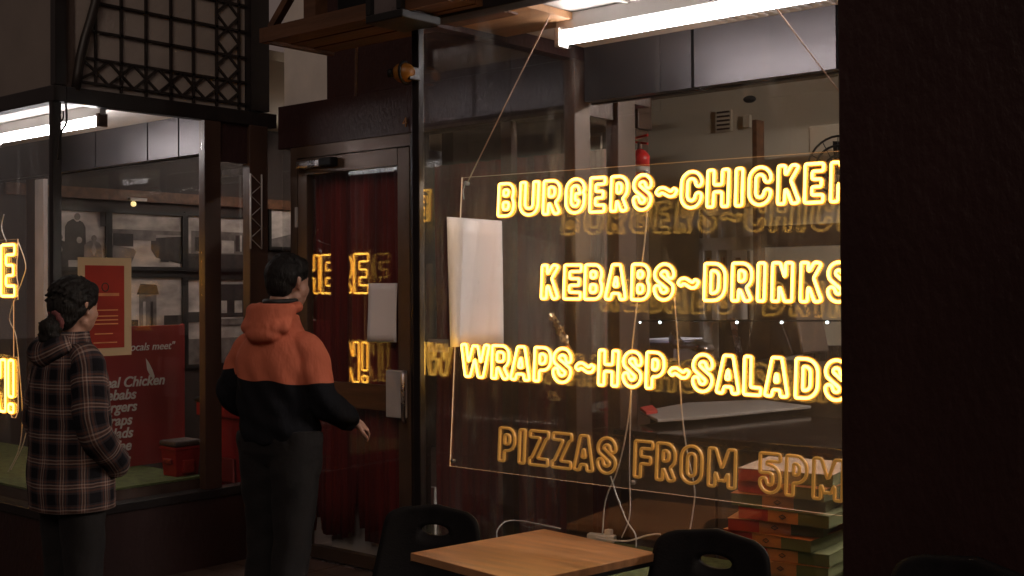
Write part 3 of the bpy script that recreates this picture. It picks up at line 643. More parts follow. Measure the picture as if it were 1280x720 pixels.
def contours(ch, w, tk=None):
    s = tk or (SW if ch != '~' else .15); res = .0125; pad = .12
    xs = np.arange(-pad, w+pad, res); ys = np.arange(-pad, 1+pad, res); X, Y = np.meshgrid(xs, ys); occ = np.zeros_like(X)
    for pl_ in glyph(ch, w):
        for i in range(len(pl_)-1):
            (x0, y0), (x1, y1) = pl_[i], pl_[i+1]; L = math.hypot(x1-x0, y1-y0)
            if L < 1e-6: continue
            t = ((X-x0)*(x1-x0)+(Y-y0)*(y1-y0))/L; d = np.abs((X-x0)*(y1-y0)-(Y-y0)*(x1-x0))/L
            f = np.minimum(np.minimum(t, L-t), s/2-d); occ = np.maximum(occ, np.clip(f/res+.5, 0, 1))
            if i > 0: occ = np.maximum(occ, np.clip((s/2-np.hypot(X-x0, Y-y0))/res+.5, 0, 1))
    lim = (Y > -.002) & (Y < 1.002); occ = occ*lim
    g = np.exp(-.5*(np.arange(-4, 5)/1.5)**2); g /= g.sum()
    occ = np.apply_along_axis(lambda r: np.convolve(r, g, 'same'), 0, occ); occ = np.apply_along_axis(lambda r: np.convolve(r, g, 'same'), 1, occ)
    T = .5; ny_, nx_ = occ.shape; seg = {}
    def key(i, j, e): return (i, j, e)      # e=0: edge to the right, e=1: edge upward
    pos = {}
    def pt(i, j, e):
        k = (i, j, e)
        if k not in pos:
            v0 = occ[j, i]; v1 = occ[j, i+1] if e == 0 else occ[j+1, i]; t = (T-v0)/(v1-v0)
            pos[k] = (xs[i]+(t*res if e == 0 else 0), ys[j]+(t*res if e else 0))
        return k
    nb = {}
    for j in range(ny_-1):
        for i in range(nx_-1):
            c = (occ[j, i] > T, occ[j, i+1] > T, occ[j+1, i+1] > T, occ[j+1, i] > T)
            if all(c) or not any(c): continue
            es = []
            if c[0] != c[1]: es.append(pt(i, j, 0))
            if c[1] != c[2]: es.append(pt(i+1, j, 1))
            if c[2] != c[3]: es.append(pt(i, j+1, 0))
            if c[3] != c[0]: es.append(pt(i, j, 1))
            prs = [(es[0], es[1])] if len(es) == 2 else [(es[0], es[1]), (es[2], es[3])]
            for p, q in prs: nb.setdefault(p, []).append(q); nb.setdefault(q, []).append(p)
    loops = []; seen = set()
    for s0 in nb:
        if s0 in seen: continue
        L = [s0]; seen.add(s0); cur = s0
        while True:
            nx = [q for q in nb[cur] if q not in seen]
            if not nx: break
            cur = nx[0]; seen.add(cur); L.append(cur)
        if len(L) < 8: continue
        P = np.array([pos[k] for k in L])
        for _ in range(3): P = (np.roll(P, 1, 0)+2*P+np.roll(P, -1, 0))/4
        d = np.hypot(*(np.roll(P, -1, 0)-P).T); cum = np.concatenate([[0], np.cumsum(d)]); n = max(10, int(cum[-1]/.03))
        PP = np.vstack([P, P[:1]]); tt = np.linspace(0, cum[-1], n+1)[:-1]
        loops.append(np.stack([np.interp(tt, cum, PP[:, 0]), np.interp(tt, cum, PP[:, 1])], 1))
    return loops
_m, _n, _l, _b = nodes('neon_halo_strip'); _b.inputs['Base Color'].default_value = (.9, .6, .25, 1); _b.inputs['Emission Color'].default_value = (1, .34, .018, 1); _b.inputs['Emission Strength'].default_value = 1.0; _b.inputs['Alpha'].default_value = .42; _m.cycles.emission_sampling = 'NONE'; M['halo'] = _m  # glow around the tubes painted as an emissive amber strip
_m, _n, _l, _b = nodes('faint_halo_strip'); _b.inputs['Base Color'].default_value = (.9, .6, .25, 1); _b.inputs['Alpha'].default_value = .15; M['halo_off'] = _m
def neon(mb, loops, org, ux, uz, nn, cap, tw=.0052, th=.011, off=0.0):
    # rounded flexible tube standing on the sheet: amber flanks, bright face
    prof = [(-1, 0, 0), (-1, .55, 0), (-.62, .9, 1), (0, 1.0, 1), (.62, .9, 1), (1, .55, 0), (1, 0, 0)]
    for P in loops:
        n = len(P); o = len(mb.v); T_ = np.roll(P, -1, 0)-np.roll(P, 1, 0); T_ /= np.linalg.norm(T_, axis=1)[:, None]+1e-9
        for i in range(n):
            c = org+ux*float(P[i, 0]*cap)+uz*float(P[i, 1]*cap); nrm = ux*float(-T_[i, 1])+uz*float(T_[i, 0])
            for (q, hh, _) in prof: mb.v.append(tuple(c+nrm*(q*tw)+nn*(hh*th+off)))
        m = len(prof)
        for i in range(n):
            j = (i+1) % n
            for k in range(m-1):
                mb.face((o+i*m+k, o+i*m+k+1, o+j*m+k+1, o+j*m+k), 0 if 1 <= k <= 4 else 1)
        o = len(mb.v)                      # amber halo drawn as half-clear strips either side of the tube
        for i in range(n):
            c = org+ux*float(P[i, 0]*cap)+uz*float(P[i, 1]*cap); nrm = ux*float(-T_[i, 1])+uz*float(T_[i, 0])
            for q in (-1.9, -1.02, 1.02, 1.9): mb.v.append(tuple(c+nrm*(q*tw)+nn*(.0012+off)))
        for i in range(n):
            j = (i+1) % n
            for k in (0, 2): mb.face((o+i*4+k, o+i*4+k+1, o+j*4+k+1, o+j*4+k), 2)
# sign frame fitted to the photograph (it hangs slightly turned and leaning from the glass)
P0 = Vector((-3.1533, 3.3820, 2.0353)); ux0 = Vector((.99908, .04279, 0)); uz0 = Vector((-.00262, .06125, .99812)); nn = uz0.cross(ux0)*-1
nn = ux0.cross(uz0); nn.normalize()
ang = -.009; ux = (ux0*cos(ang)+uz0*sin(ang)).normalized(); uz = (uz0*cos(ang)-ux0*sin(ang)).normalized()
if nn.y > 0: nn = -nn                       # toward the street
def suv(px, py):
    d = ray(px, py); o = Vector((0, 0, H)); t = (P0-o).dot(nn)/d.dot(nn); q = o+d*t-P0
    return q.dot(ux), q.dot(uz)
ns = thing('neon_sign', 'clear neon sign with glowing yellow rows from BURGERS CHICKEN down to unlit PIZZAS FROM 5PM', 'neon sign', loc=P0)
inv = Matrix.Translation(-P0)
def adds(o, par=ns): o.parent = par; o.matrix_parent_inverse = inv; return o
SWD, SHT = 1.72, 1.112
org = P0
def sheetbox(x0, x1, z0, z1, m='acrylic', d=.005):
    mb = MB(); c = P0+ux*((x0+x1)/2)+uz*((z0+z1)/2)-nn*(d/2)
    mb.obox(c, ux*(x1-x0)/2, uz*(z1-z0)/2, nn*d/2); me = mb
    me.m = [1, 1, 1, 1, 1, 1]
    # faces perpendicular to nn get the clear material
    for i, f in enumerate(me.f):
        ps = [Vector(me.v[k]) for k in f]; fn = (ps[1]-ps[0]).cross(ps[2]-ps[0]).normalized()
        me.m[i] = 0 if abs(fn.dot(nn)) > .9 else 1
    return me.build('acrylic_sheet', [m, 'edge'], None)
adds(sheetbox(0, SWD, -SHT, 0))
def crinkle(px0, py0, px1, py1, wd):  # added gold scraps; neon light on smeared acrylic put into their colour
    a_, b_ = suv(px0, py0), suv(px1, py1); A_ = P0+ux*a_[0]+uz*a_[1]; B_2 = P0+ux*b_[0]+uz*b_[1]; t_ = (B_2-A_); s_ = t_.cross(nn).normalized(); mb = MB(); n1, n2 = 16, 7
    for i in range(n1+1):
        f = i/n1; ww = wd*(.35+.65*sin(pi*min(1, f+.12)))*random.uniform(.7, 1.1)
        for j in range(n2+1): mb.v.append(tuple(A_+t_*f+s_*ww*(j/n2-.5)-nn*(.012+random.uniform(-.006, .006))))
    for i in range(n1):
        for j in range(n2):
            if random.random() < .78: q = i*(n2+1)+j; mb.face((q, q+1, q+n2+2, q+n2+1))
    adds(mb.build('neon_lit_smear', mat('neon_lit_smear', (.75, .55, .32), .25, .3, 30, metal=.8), None))
crinkle(686, 392, 710, 436, .045); crinkle(682, 492, 698, 500, .04)
ROWS = [
 ('B', 623, 644.5), ('U', 650, 675), ('R', 679, 702), ('G', 707, 732.5), ('E', 737, 758), ('R', 763, 786), ('S', 791, 816), ('~', 820, 847), ('C', 850.5, 879), ('H', 883, 912.5), ('I', 917.5, 931), ('C', 935, 965.5), ('K', 971, 1001), ('E', 1004.5, 1031), ('N', 1037, 1070)], [
 ('K', 677, 700.5), ('E', 705, 728.5), ('B', 731, 755), ('A', 757, 785), ('B', 789.5, 814), ('S', 817.5, 844.5), ('~', 848, 874.5), ('D', 880, 909), ('R', 914.5, 942), ('I', 946, 959), ('N', 964.5, 993), ('K', 1000, 1030), ('S', 1034, 1064)], [
 ('W', 575.5, 613), ('R', 614.5, 638), ('A', 638.5, 664.5), ('P', 667.5, 690.5), ('S', 691, 716), ('~', 720, 744), ('H', 748, 775), ('S', 778.5, 804), ('P', 807.5, 832.5), ('~', 837, 863), ('S', 865.5, 893), ('A', 895.5, 926.5), ('L', 929.5, 954), ('A', 956, 987.5), ('D', 994, 1025), ('S', 1031, 1062)], [
 ('P', 623, 644.5), ('I', 647, 658), ('Z', 661, 686.5), ('Z', 689.5, 715.5), ('A', 717, 743), ('S', 746, 771.5), ('F', 792.5, 817.5), ('R', 820, 846), ('O', 850.5, 879.5), ('M', 885, 921.5), ('5', 949, 977.5), ('P', 982, 1011), ('M', 1016, 1056)]
rowpix = [(272, 623, 231), (375, 677, 331), (472, 583, 432), (577, 623, 536)]
TW = .0047
for ri, row in enumerate(ROWS):
    bpx = rowpix[ri]; ub, vb = suv(bpx[1], bpx[0]); vb += TW; ut, vt = suv(bpx[1], bpx[2]); cap = .122-TW*0
    for ch, x0, x1 in row:
        ymid = 255 if ri == 0 else (352 if ri == 1 else (465 if ri == 2 else 580))
        a, b = suv(x0, ymid)[0]+TW, suv(x1, ymid)[0]-TW; w = (b-a)/cap
        if ch == 'I': w = max(w, SW)
        mb = MB(); neon(mb, contours(ch, w), P0+ux*a+uz*vb, ux, uz, nn, cap, TW)
        o = mb.build('neon_letter' if ch != '~' else 'neon_tilde', ['core', 'side', 'halo'] if ri < 3 else ['offtube', 'offtube', 'halo_off'], None, True); adds(o)
        if ri == 3: o['label'] = 'unlit amber letter with added glow'
for px, py in ((583, 229), (566, 576), (808, 216), (791, 603)):
    u_, v_ = suv(px, py); c = P0+ux*u_+uz*v_
    o = MB().tube([c-nn*.012, c+nn*.006], .008, 12).build('standoff_screw', 'steel', None, True); adds(o)
c = P0+ux*1.69+uz*-.03; adds(MB().tube([c-nn*.012, c+nn*.006], .008, 12).build('standoff_screw', 'steel', None, True))

# left sign: cut out around its words
PL = Vector((0, 3.26, 0))
xr = at(22, 400, Y=3.27).x
def lz(py, x=12): return at(x, py, Y=3.27).z
nl = thing('neon_sign', 'glowing yellow neon sign reading HERE OPEN at the left edge, cut around its letters', 'neon sign', loc=(xr, 3.27, lz(525)))
invl = Matrix.Translation(nl.location).inverted()
t1, b1 = lz(306), lz(370); t2, b2 = lz(450), lz(515)
def addl(o): o.parent = nl; o.matrix_parent_inverse = invl
xl = xr-.90
poly = [(xr, t1+.03), (xr, t1-.06), (xr-.012, t1-.09), (xr-.012, b1+.1), (xr, b1+.07), (xr, b1-.02), (xr-.05, b1-.025), (xr-.05, t2+.02), (xr, t2+.02), (xr, b2+.01), (xr-.03, b2-.03), (xr-.07, b2-.03), (xr-.09, b2-.0), (xl, b2-.0), (xl, t1+.03)]
mb = MB().prism([(x, 3.27, z) for x, z in poly], (0, .005, 0)); mb.m = [0, 0]+[1]*len(poly)
mb_o = mb.build('acrylic_sheet', ['acrylic', 'edge'], None); addl(mb_o)
UX, UZ, NN = Vector((1, 0, 0)), Vector((0, 0, 1)), Vector((0, -1, 0))
def lrow(word, widths, zt_, zb_, gap=.022):
    cap = zt_-zb_; x = xr-.02
    for ch, w in reversed(list(zip(word, widths))):
        x -= w; mb = MB(); neon(mb, contours(ch, w/cap, .20), Vector((x, 3.27, zb_)), UX, UZ, NN, cap, .0075, .013)
        addl(mb.build('neon_letter', ['core', 'side', 'halo'], None, True)); x -= gap
lrow('HERE', [.175, .155, .175, .155], t1, b1)
lrow('OPEN!', [.165, .16, .15, .165, .085], t2, b2)

# cords and cables
def wire(name, pts, r, m, lab, cat, group=None, n=6):
    P = [Vector(p) for p in pts]; out = []
    for i in range(len(P)-1):          # catmull-rom
        p0 = P[max(i-1, 0)]; p1 = P[i]; p2 = P[i+1]; p3 = P[min(i+2, len(P)-1)]
        for t in (np.linspace(0, 1, 7)[:-1] if i < len(P)-2 else np.linspace(0, 1, 7)):
            out.append(.5*((2*p1)+(p2-p0)*t+(2*p0-5*p1+4*p2-p3)*t*t+(3*p1-p0-3*p2+p3)*t**3))
    return tag(MB().tube(out, r, n).build(name, m, None, True), lab, cat, group)
u_, v_ = suv(583, 229); hole = P0+ux*u_+uz*v_
anch = at(692, -8, Y=3.42); anch.z = BC-.004
_w = wire('cord', [hole-nn*.004, (hole+anch)/2, anch], .0026, 'cord', None, None); adds(_w)
hr = P0+ux*1.69+uz*-.03; anch2 = at(950, 4, Y=3.50); anch2.z = BC-.05
adds(wire('cord', [hr-nn*.004, (hr+anch2)/2, anch2], .0026, 'cord', None, None))
adds(wire('cord', [at(581, 231, Y=3.39), at(579, 240, Y=3.39), at(580, 249, Y=3.385)], .0022, 'white', None, None))
def pw_(pts, Y=3.47): return [at(x, y, Y=Y) for x, y in pts]
G = 'white cables hanging from the burger sign'
wire('sign_cable', pw_([(811, 232), (807, 290), (800, 350), (794, 400), (790, 440), (788, 500), (781, 550), (771, 590), (757, 625), (753, 668)]), .0026, 'white', 'white cable running down from under the S of BURGERS', 'cable', G)
wire('sign_cable', pw_([(843, 372), (848, 440), (852, 510), (858, 560), (868, 610), (866, 640), (862, 664)]), .0026, 'white', 'white cable running down past the O of FROM to the right chair', 'cable', G)
wire('sign_cable', pw_([(789, 488), (787, 560), (787, 600), (787, 645), (777, 672)]), .0024, 'white', 'white cable hanging straight left of the word FROM', 'cable', G)
wire('sign_cable', pw_([(763, 595), (771, 620), (783, 650), (794, 668), (795, 684)], 3.40), .0026, 'white', 'white cable crossing behind the table from the S of PIZZAS', 'cable', G)
zs = SILL+.078
wire('power_lead', [at(745, 672, Z=zs+.02), at(760, 675, Z=zs+.02), at(785, 676, Z=zs+.02), at(810, 669, Z=zs+.03), at(826, 668, Z=zs+.03), at(834, 676, Z=zs)], .0042, 'white', 'thick white power lead curving over the green shelf', 'cable')
wire('sign_cable', [at(5, 268, Y=3.4), at(2, 285, Y=3.4), at(8, 302, Y=3.3)], .003, 'white', 'short pale cord above the HERE OPEN sign', 'cable')
wire('sign_cable', [at(x, y, Y=3.45) for x, y in ((22, 300), (32, 330), (28, 350), (12, 395), (20, 420), (25, 470), (28, 520), (24, 560), (8, 594))], .003, 'white', 'white cable hanging right of the HERE OPEN sign', 'cable')
wire('sign_cable', [at(x, y, Y=3.5) for x, y in ((33, 540), (28, 558), (20, 575), (12, 590))], .003, 'white', 'white cable end lying by the green turf left of the woman', 'cable')
ps = thing('power_strip', 'white power strip on the green shelf behind the table', 'power strip')
qa = at(752, 672, Z=zs+.015)
MB().obox(qa, (.06, .014, 0), (-.008, .022, 0), (0, 0, .014)).build('body', 'white', ps, bevel=.004)
MB().obox(qa+Vector((.03, .01, .025)), (.014, 0, 0), (0, .014, 0), (0, 0, .012)).build('plug', 'white', ps, bevel=.003)
wire('grey_cable', [at(x, y, Z=.62) for x, y in ((621, 672), (622, 662), (632, 652), (650, 651), (672, 655), (700, 661))], .003, 'grey', 'loop of grey cable behind the left end of the table', 'cable')
wire('grey_cable', [at(320, 545, Y=4.55), at(315, 600, Y=4.5), at(317, 640, Y=4.5), at(308, 680, Y=4.45), at(298, 704, Y=4.3)], .005, 'grey', 'grey cable hanging beside the red wheelie bin', 'cable')

# wire truss beside the door
ta = thing('wire_truss', 'slim silver wire truss on the post left of the door', 'truss')
p1 = at(313, 217, X=XL+.05); p2 = at(327, 217, X=XL+.05); zb_ = at(313, 311, X=XL+.05).z
MB().tube([(p1.x, p1.y, zb_), (p1.x, p1.y, p1.z)], .005, 8).build('rod', 'white', ta, True)
MB().tube([(p2.x, p2.y, zb_), (p2.x, p2.y, p1.z)], .005, 8).build('rod', 'grey', ta, True)
mb = MB(); nz_ = 7
pts = [(p1.x, (p1.y if i % 2 else p2.y), zb_+(p1.z-zb_)*i/nz_) for i in range(nz_+1)]
mb.tube(pts, .003, 6).build('zigzag', 'grey', ta)
wire('conduit', [at(318, 195, Y=4.42), at(318, 217, Y=4.42)], .005, 'bronze', 'short copper pipe above the wire truss', 'pipe')

# building added across the street to darken reflections and block ambient light
ob = thing('added_street_building', 'unseen dark building added across the street to darken the glass reflections', 'building')
MB().box(-34, 26, -15, -14, .0, 9.5).build('wall', mat('dark_brick', (.05, .032, .026), .8, .4, 3, .3, 20), ob)
for i in range(14):
    for j in range(2):
        f = MB().box(-31+i*4, -29.4+i*4, -13.99, -13.93, 1.2+j*4, 3.2+j*4).build('window', 'darkframe', ob)
        MB().box(-30.9+i*4, -29.5+i*4, -13.929, -13.92, 1.3+j*4, 3.1+j*4).build('pane', mat('night_pane', (.02, .02, .025), .1), f)
# ------------------------------------------------------------------ things over the entrance
q = at(335, 50, Z=2.60)
tp = thing('timber_platform', 'brown timber platform of planks hanging under the roof of the entrance', 'platform', loc=(0, 0, 0))
x0, y0, z0 = q.x, q.y, 2.60
x1 = at(480, 18, Z=2.60).x; y1 = at(414, 67, Z=2.60).y
nP = 6
for i in range(nP):
    ya = y0+(y1-y0)*i/nP; yb = y0+(y1-y0)*(i+1)/nP-.006
    MB().box(x0+.0, x1+.35, ya, yb, z0+.002*(i % 2), z0+.022+.002*(i % 2)).build('plank', 'brownwood', tp)
MB().box(x0-.0, x1+.35, y0-.024, y0-.002, z0-.012, z0+.045).build('beam', 'brownwood', tp)
MB().box(x0-.024, x0-.002, y0-.024, y1, z0-.012, z0+.045).build('beam', 'brownwood', tp)
MB().box(x0+.22, x0+.29, y0, y0+.06, z0+.046, z0+.8).build('post', 'brownwood', tp)
MB().bar((x0+.0, y0+.02, z0+.05), (x0+.2, y0+.02, z0+.24), .03, .03).build('brace', 'brownwood', tp)
MB().box(x0+.75, x0+.79, y0, y0+.04, z0+.046, z0+.8).build('post', 'brownwood', tp)
tag(MB().box(x0+.32, x1+.33, y0+.08, y1-.02, z0+.03, z0+.6).build('black_case', 'blackplastic', bevel=.01), 'large black case standing on the timber platform', 'case')
w1 = at(445, 120, Y=3.7); w2 = at(446, 48, Y=3.7)
tag(MB().tube([w1, w2], .008, 8).build('hanging_rod', 'brownwood'), 'thin brown rod hanging below the timber platform', 'rod')
# unlit lantern at the corner
la = thing('corner_lantern', 'black framed unlit box lantern at the top of the window corner', 'lantern')
c0 = at(482, 36, Y=3.02); c1 = at(528, 30, Y=3.02)
bx0, bx1, bz = c0.x, c1.x, c0.z
MB().box(bx0, bx1, 2.92, 3.115, bz, bz+.03).build('base', 'blackmetal', la, bevel=.004)
MB().box(bx0+.025, bx1-.02, 2.94, 3.09, bz+.031, bz+.35).build('pane', mat('smoked_glass', (.15, .12, .12), .3), la)
for xx in (bx0+.002, bx1-.03):
    MB().box(xx, xx+.025, 2.92, 2.938, bz+.031, bz+.36).build('bar', 'blackmetal', la)
# yellow and black lamp on the post
yc = at(505, 91, Y=3.10)
yl = thing('bulkhead_camera', 'round yellow and black camera mounted on the window corner', 'camera', loc=yc)
MB().ball((0, 0, 0), .042, 16, sc=(1.1, 1, .9)).build('housing', 'yellow', yl, True)
MB().tube([(.006*1.1+.040*cos(t)*.3-.0, -.043*cos(t)*1.0, .040*sin(t)) for t in np.linspace(0, 2*pi, 19)[:-1]], .006, 6, closed=True).build('band', 'blackplastic', yl, True)
MB().tube([(-.03, -.028, 0), (-.045, -.042, -.002)], .016, 12).build('lens', 'blackplastic', yl, True)
MB().box(.02, .04, -.01, .05, -.03, .02).build('bracket', 'darkframe', yl, bevel=.004)
p4 = at(503, 159, Y=YD-.03)
text('house_number', '4', .075, 'yellow', (p4.x, YD-.03, p4.z), (1, 0, 0), (0, 0, 1), ext=.003)
tag(bpy.data.objects['house_number'], 'small brass numeral 4 on the maroon header right of the door', 'numeral')
# hook on left corner
hk = [at(x, y, Y=3.1) for x, y in ((82, 126), (83, 152), (76, 168), (73, 200))]
wire('iron_hook', hk, .006, 'blackmetal', 'black iron strap curling down beside the left corner post', 'hook')
wire('iron_hook', [at(x, y, Y=3.1) for x, y in ((79, 139), (79, 148), (76, 151), (74, 148), (74, 144))], .004, 'blackmetal', 'small black open hook at the top of the left corner post', 'hook')

# ------------------------------------------------------------------ inside the shop
ct = thing('shop_counter', 'dark glossy counter behind the burger sign', 'counter')
MB().box(-3.0, 2.8, 4.16, 5.15, .96, 1.0).build('top', 'blackgloss', ct, bevel=.004)
xx = -2.95
for k in range(6):
    MB().box(xx, xx+.42, 4.21, 4.235, .01, .955).build('panel', 'counterfront', ct, bevel=.003); xx += .43
MB().box(-2.98, 2.8, 4.24, 5.1, .012, .95).build('carcass', 'darkframe', ct)
sl = [at(x, y, Z=1.035) for x, y in ((800, 514), (860, 503), (950, 499.5), (1014, 507), (870, 521), (822, 524))]
tag(MB().prism(sl, (0, 0, -.014)).build('serving_board', mat('board_laminate', (.24, .215, .20), .5, .12), bevel=.003), 'long white board lying on the dark counter', 'board')
tag(MB().prism([at(x, y, Z=1.05) for x, y in ((800, 509), (815, 506), (822, 513), (808, 515))], (0, 0, -.012)).build('red_cloth', 'boxred'), 'small red cloth on the left tip of the white board', 'cloth')
# steel bain marie and scoop
def pb(px0, px1, py0, py1, Y, d):       # box behind plane Y, its front measured off the photograph
    A = at(px0, py0, Y=Y); B = at(px1, py1, Y=Y); return (A.x, B.x, Y, Y+d, B.z, A.z)
sm = thing('food_warmer', 'steel food warmer with a glass guard on the back counter', 'food warmer')
MB().box(*pb(797, 842, 427, 452, 5.5, .3)).build('body', mat('dull_steel', (.35, .30, .36), .35, .2, 8, metal=.8), sm, bevel=.005)
MB().box(*pb(806, 841, 423.5, 426, 5.49, .3)).build('rim', emis('rim_glow', (.9, .85, 1), .45), sm)  # thin rim given a weak emission of its own
MB().box(*pb(797, 890, 398, 452, 5.47, .006)).build('guard', 'pane2', sm)
sc_ = tag(MB().loft([[Vector(at(x, y, Y=5.4))+Vector((0, .05*cos(a_), r_*sin(a_))) for a_ in np.linspace(0, 2*pi, 9)[:-1]] for x, y, r_ in ((842, 424, .05), (848, 430, .03), (856, 433, .012), (862, 432, .02), (872, 433, .032), (886, 436, .03), (889, 437, .01))]).build('steel_scoop', 'steel', None, True), 'steel scoop lying on the edge of the food warmer', 'scoop')
bc_ = thing('back_counter', 'back bench carrying the food warmer and the dark coffee machine', 'counter')
MB().box(-4.9, 2.8, 5.45, 6.1, .93, at(820, 452, Y=5.5).z-.004).build('top', 'counterfront', bc_)
MB().box(-4.9, 2.8, 5.5, 6.05, .01, .926).build('carcass', 'darkframe', bc_)
cm = thing('coffee_machine', 'dark upright machine leaning on the back bench below the word DRINKS', 'machine')
A = [at(x, y, Y=5.6) for x, y in ((945, 378), (992, 378), (1004, 442), (960, 448), (930, 452))]
MB().prism(A, (0, .3, 0)).build('body', mat('dark_enamel', (.05, .028, .022), .3, .5, 7, .4, 12), cm, bevel=.008)
MB().prism([at(x, y, Y=5.58) for x, y in ((912, 398), (918, 396), (928, 450), (921, 452))], (0, .015, 0)).build('side_panel', 'steel', cm)
MB().prism([at(x, y, Y=5.58) for x, y in ((966, 405), (976, 403), (990, 442), (982, 446))], (0, .012, 0)).build('gauge_panel', 'counterfront', cm)
# white dresser / shelving
wsn = thing('white_shelving', 'pale painted shelving with dark gaps on the back wall above DRINKS', 'shelving')
for a in ((873, 880, 300, 450), (889, 897, 312, 400), (908, 916, 312, 400), (873, 938, 298, 312), (878, 930, 262, 268), (878, 884, 268, 298), (897, 902, 268, 298), (920, 929, 268, 298)):
    MB().box(*pb(*a, 7.0 - .004*(a[0] % 5), .2)).build('rail' if a[1]-a[0] > 30 else 'upright', 'grey', wsn, bevel=.004)
MB().box(*pb(874, 937, 262, 450, 7.25, .02)).build('back', 'brown', wsn)
for px in (884, 902, 922): MB().tube([at(px, 352, Y=7.05), at(px, 322, Y=7.05)], [.03, .02], 8).build('bottle', 'brownwood', wsn)
tag(MB().box(*pb(940, 948, 150, 440, 6.9, .1)).build('timber_post', 'brownwood'), 'brown timber post beside the pale shelving', 'post')
tag(MB().box(*pb(948, 1120, 283, 304, 6.95, .1)).build('pelmet', 'brown'), 'brown timber pelmet across the cream wall', 'pelmet')
rbk = thing('ribbed_panel', 'grey ribbed panel standing by the cream wall behind SALADS', 'panel')
for k in range(7): MB().box(*pb(1004+k*7.5, 1009.5+k*7.5, 432, 500, 6.4, .05)).build('rib', 'counterfront', rbk)
# doorway partition with brown posts
dp = thing('inner_doorway', 'brown timber doorway left of the cream wall inside the shop', 'doorway')
MB().box(*pb(752, 798, 118, 640, 5.3, .12)).build('post', 'brown', dp, bevel=.004)
MB().box(*pb(700, 722, 118, 640, 5.3, .12)).build('post', 'brown', dp, bevel=.004)
MB().box(*pb(700, 798, 100, 160, 5.29, .13)).build('lintel', 'brown', dp, bevel=.004)
MB().box(*pb(722, 752, 161, 640, 5.6, .02)).build('door_panel', 'brown', dp)
MB().box(*pb(727, 751, 162, 232, 5.55, .02)).build('glazing', 'grey', dp)
# fire extinguisher
e = at(800, 216, Y=5.22); fe = thing('fire_extinguisher', 'red fire extinguisher with a white band hung on the brown post', 'fire extinguisher', loc=(e.x, 5.22, e.z-.16))
MB().tube([(0, 0, 0), (0, 0, .02), (0, 0, .16)], [.045, .052, .052], 18).build('lower_body', 'redext', fe, True)
MB().tube([(0, 0, .161), (0, 0, .19)], [.053, .053], 18).build('label_band', 'white', fe, True)
MB().tube([(0, 0, .191), (0, 0, .25), (0, 0, .275), (0, 0, .285)], [.052, .052, .03, .015], 18).build('shoulder', 'redext', fe, True)
MB().tube([(0, 0, .286), (0, 0, .32)], .012, 10).build('valve', 'steel', fe, True)
MB().bar((-.03, 0, .325), (.05, 0, .31), .016, .01).build('lever', 'redext', fe); MB().bar((-.03, 0, .345), (.05, 0, .355), .016, .01).build('lever', 'redext', fe)
# vent grille, sensor, round fan
vg = thing('vent_grille', 'slatted vent grille high on the cream wall', 'vent')
A = pb(894, 914, 139, 163, 7.47, .02); MB().box(*A).build('frame', 'cream', vg)
for k in range(5):
    z = A[4]+(A[5]-A[4])*(k+.5)/5; MB().box(A[0]+.02, A[1]-.01, 7.455, 7.469, z-.006, z+.006).build('slat', 'brown', vg)
tag(MB().box(*pb(928, 937, 144, 159, 7.46, .035)).build('switch_box', 'cream', bevel=.004), 'small cream box beside the vent grille', 'box')
tag(MB().ball(at(937, 124, Y=7.0), .035, 12, sc=(1.3, 1, .7)).build('smoke_detector', 'blackplastic', None, True), 'small dark round sensor under the shop ceiling', 'sensor')
fn = thing('wall_fan', 'dark round wall fan at the right end above CHICKEN', 'fan'); fc = at(1048, 212, Y=6.6)
for r_ in (.20, .14, .08): MB().tube([(fc.x+r_*cos(t), 6.6-.02*(r_ < .15), fc.z+r_*sin(t)) for t in np.linspace(0, 2*pi, 33)[:-1]], .007, 6, closed=True).build('ring', 'blackmetal', fn, True)
for k in range(12): t = 2*pi*k/12; MB().tube([(fc.x+.03*cos(t), 6.58, fc.z+.03*sin(t)), (fc.x+.2*cos(t), 6.6, fc.z+.2*sin(t))], .003, 5).build('spoke', 'blackmetal', fn)
for k in range(4):
    t = 2*pi*k/4; MB().prism([(fc.x+r_*cos(t+d_), 6.62, fc.z+r_*sin(t+d_)) for r_, d_ in ((.03, 0), (.17, -.25), (.18, .25), (.08, .5))], (0, .004, 0)).build('blade', 'blackplastic', fn)
MB().tube([(fc.x, 6.57, fc.z), (fc.x, 7.5, fc.z)], .03, 10).build('arm', 'blackmetal', fn, True)
tag(MB().box(*pb(1010, 1120, 158, 182, 6.8, .3)).build('wall_box', 'cream', bevel=.01), 'long cream box on the wall behind the round fan', 'box')
# soffit steps in the shop ceiling
tag(MB().box(-1.9, 2.8, 6.3, 7.49, 2.86, 3.01).build('ceiling_step', 'cream'), 'shallow cream ceiling step above the back of the shop', 'soffit')
# small white lamps
for k, (px, d_) in enumerate(((739, .7), (743.5, 1.), (750, .9), (800, .8), (825, 1.1), (921, 1.1), (977, 1.1), (1034, 1.1))):
    names = ['dim lamp at the left end of the cluster of three', 'brightest lamp of the cluster of three', 'right lamp of the cluster of three', 'faint square lamp above the food warmer', 'round lamp right of the cable above the food warmer', 'round lamp below the gap before DRINKS', 'round lamp over the dark machine', 'round lamp on the cream wall near the right frame'][k]
    p = at(px, 403, Y=7.2)
    if 930 < px < 940: p = at(px, 403, Y=5.5)
    yb = 5.3 if k > 2 else 5.2
    p = at(px, 403, Y=yb)
    t = thing('shelf_lamp', names, 'lamp', 'row of small white lamps', loc=p)
    MB().ball((0, 0, 0), .0068*d_, 10).build('bulb', 'bulb', t, True)
    MB().tube([(0, .004, 0), (0, .03, .0)], .006, 8).build('socket', 'blackmetal', t, True)
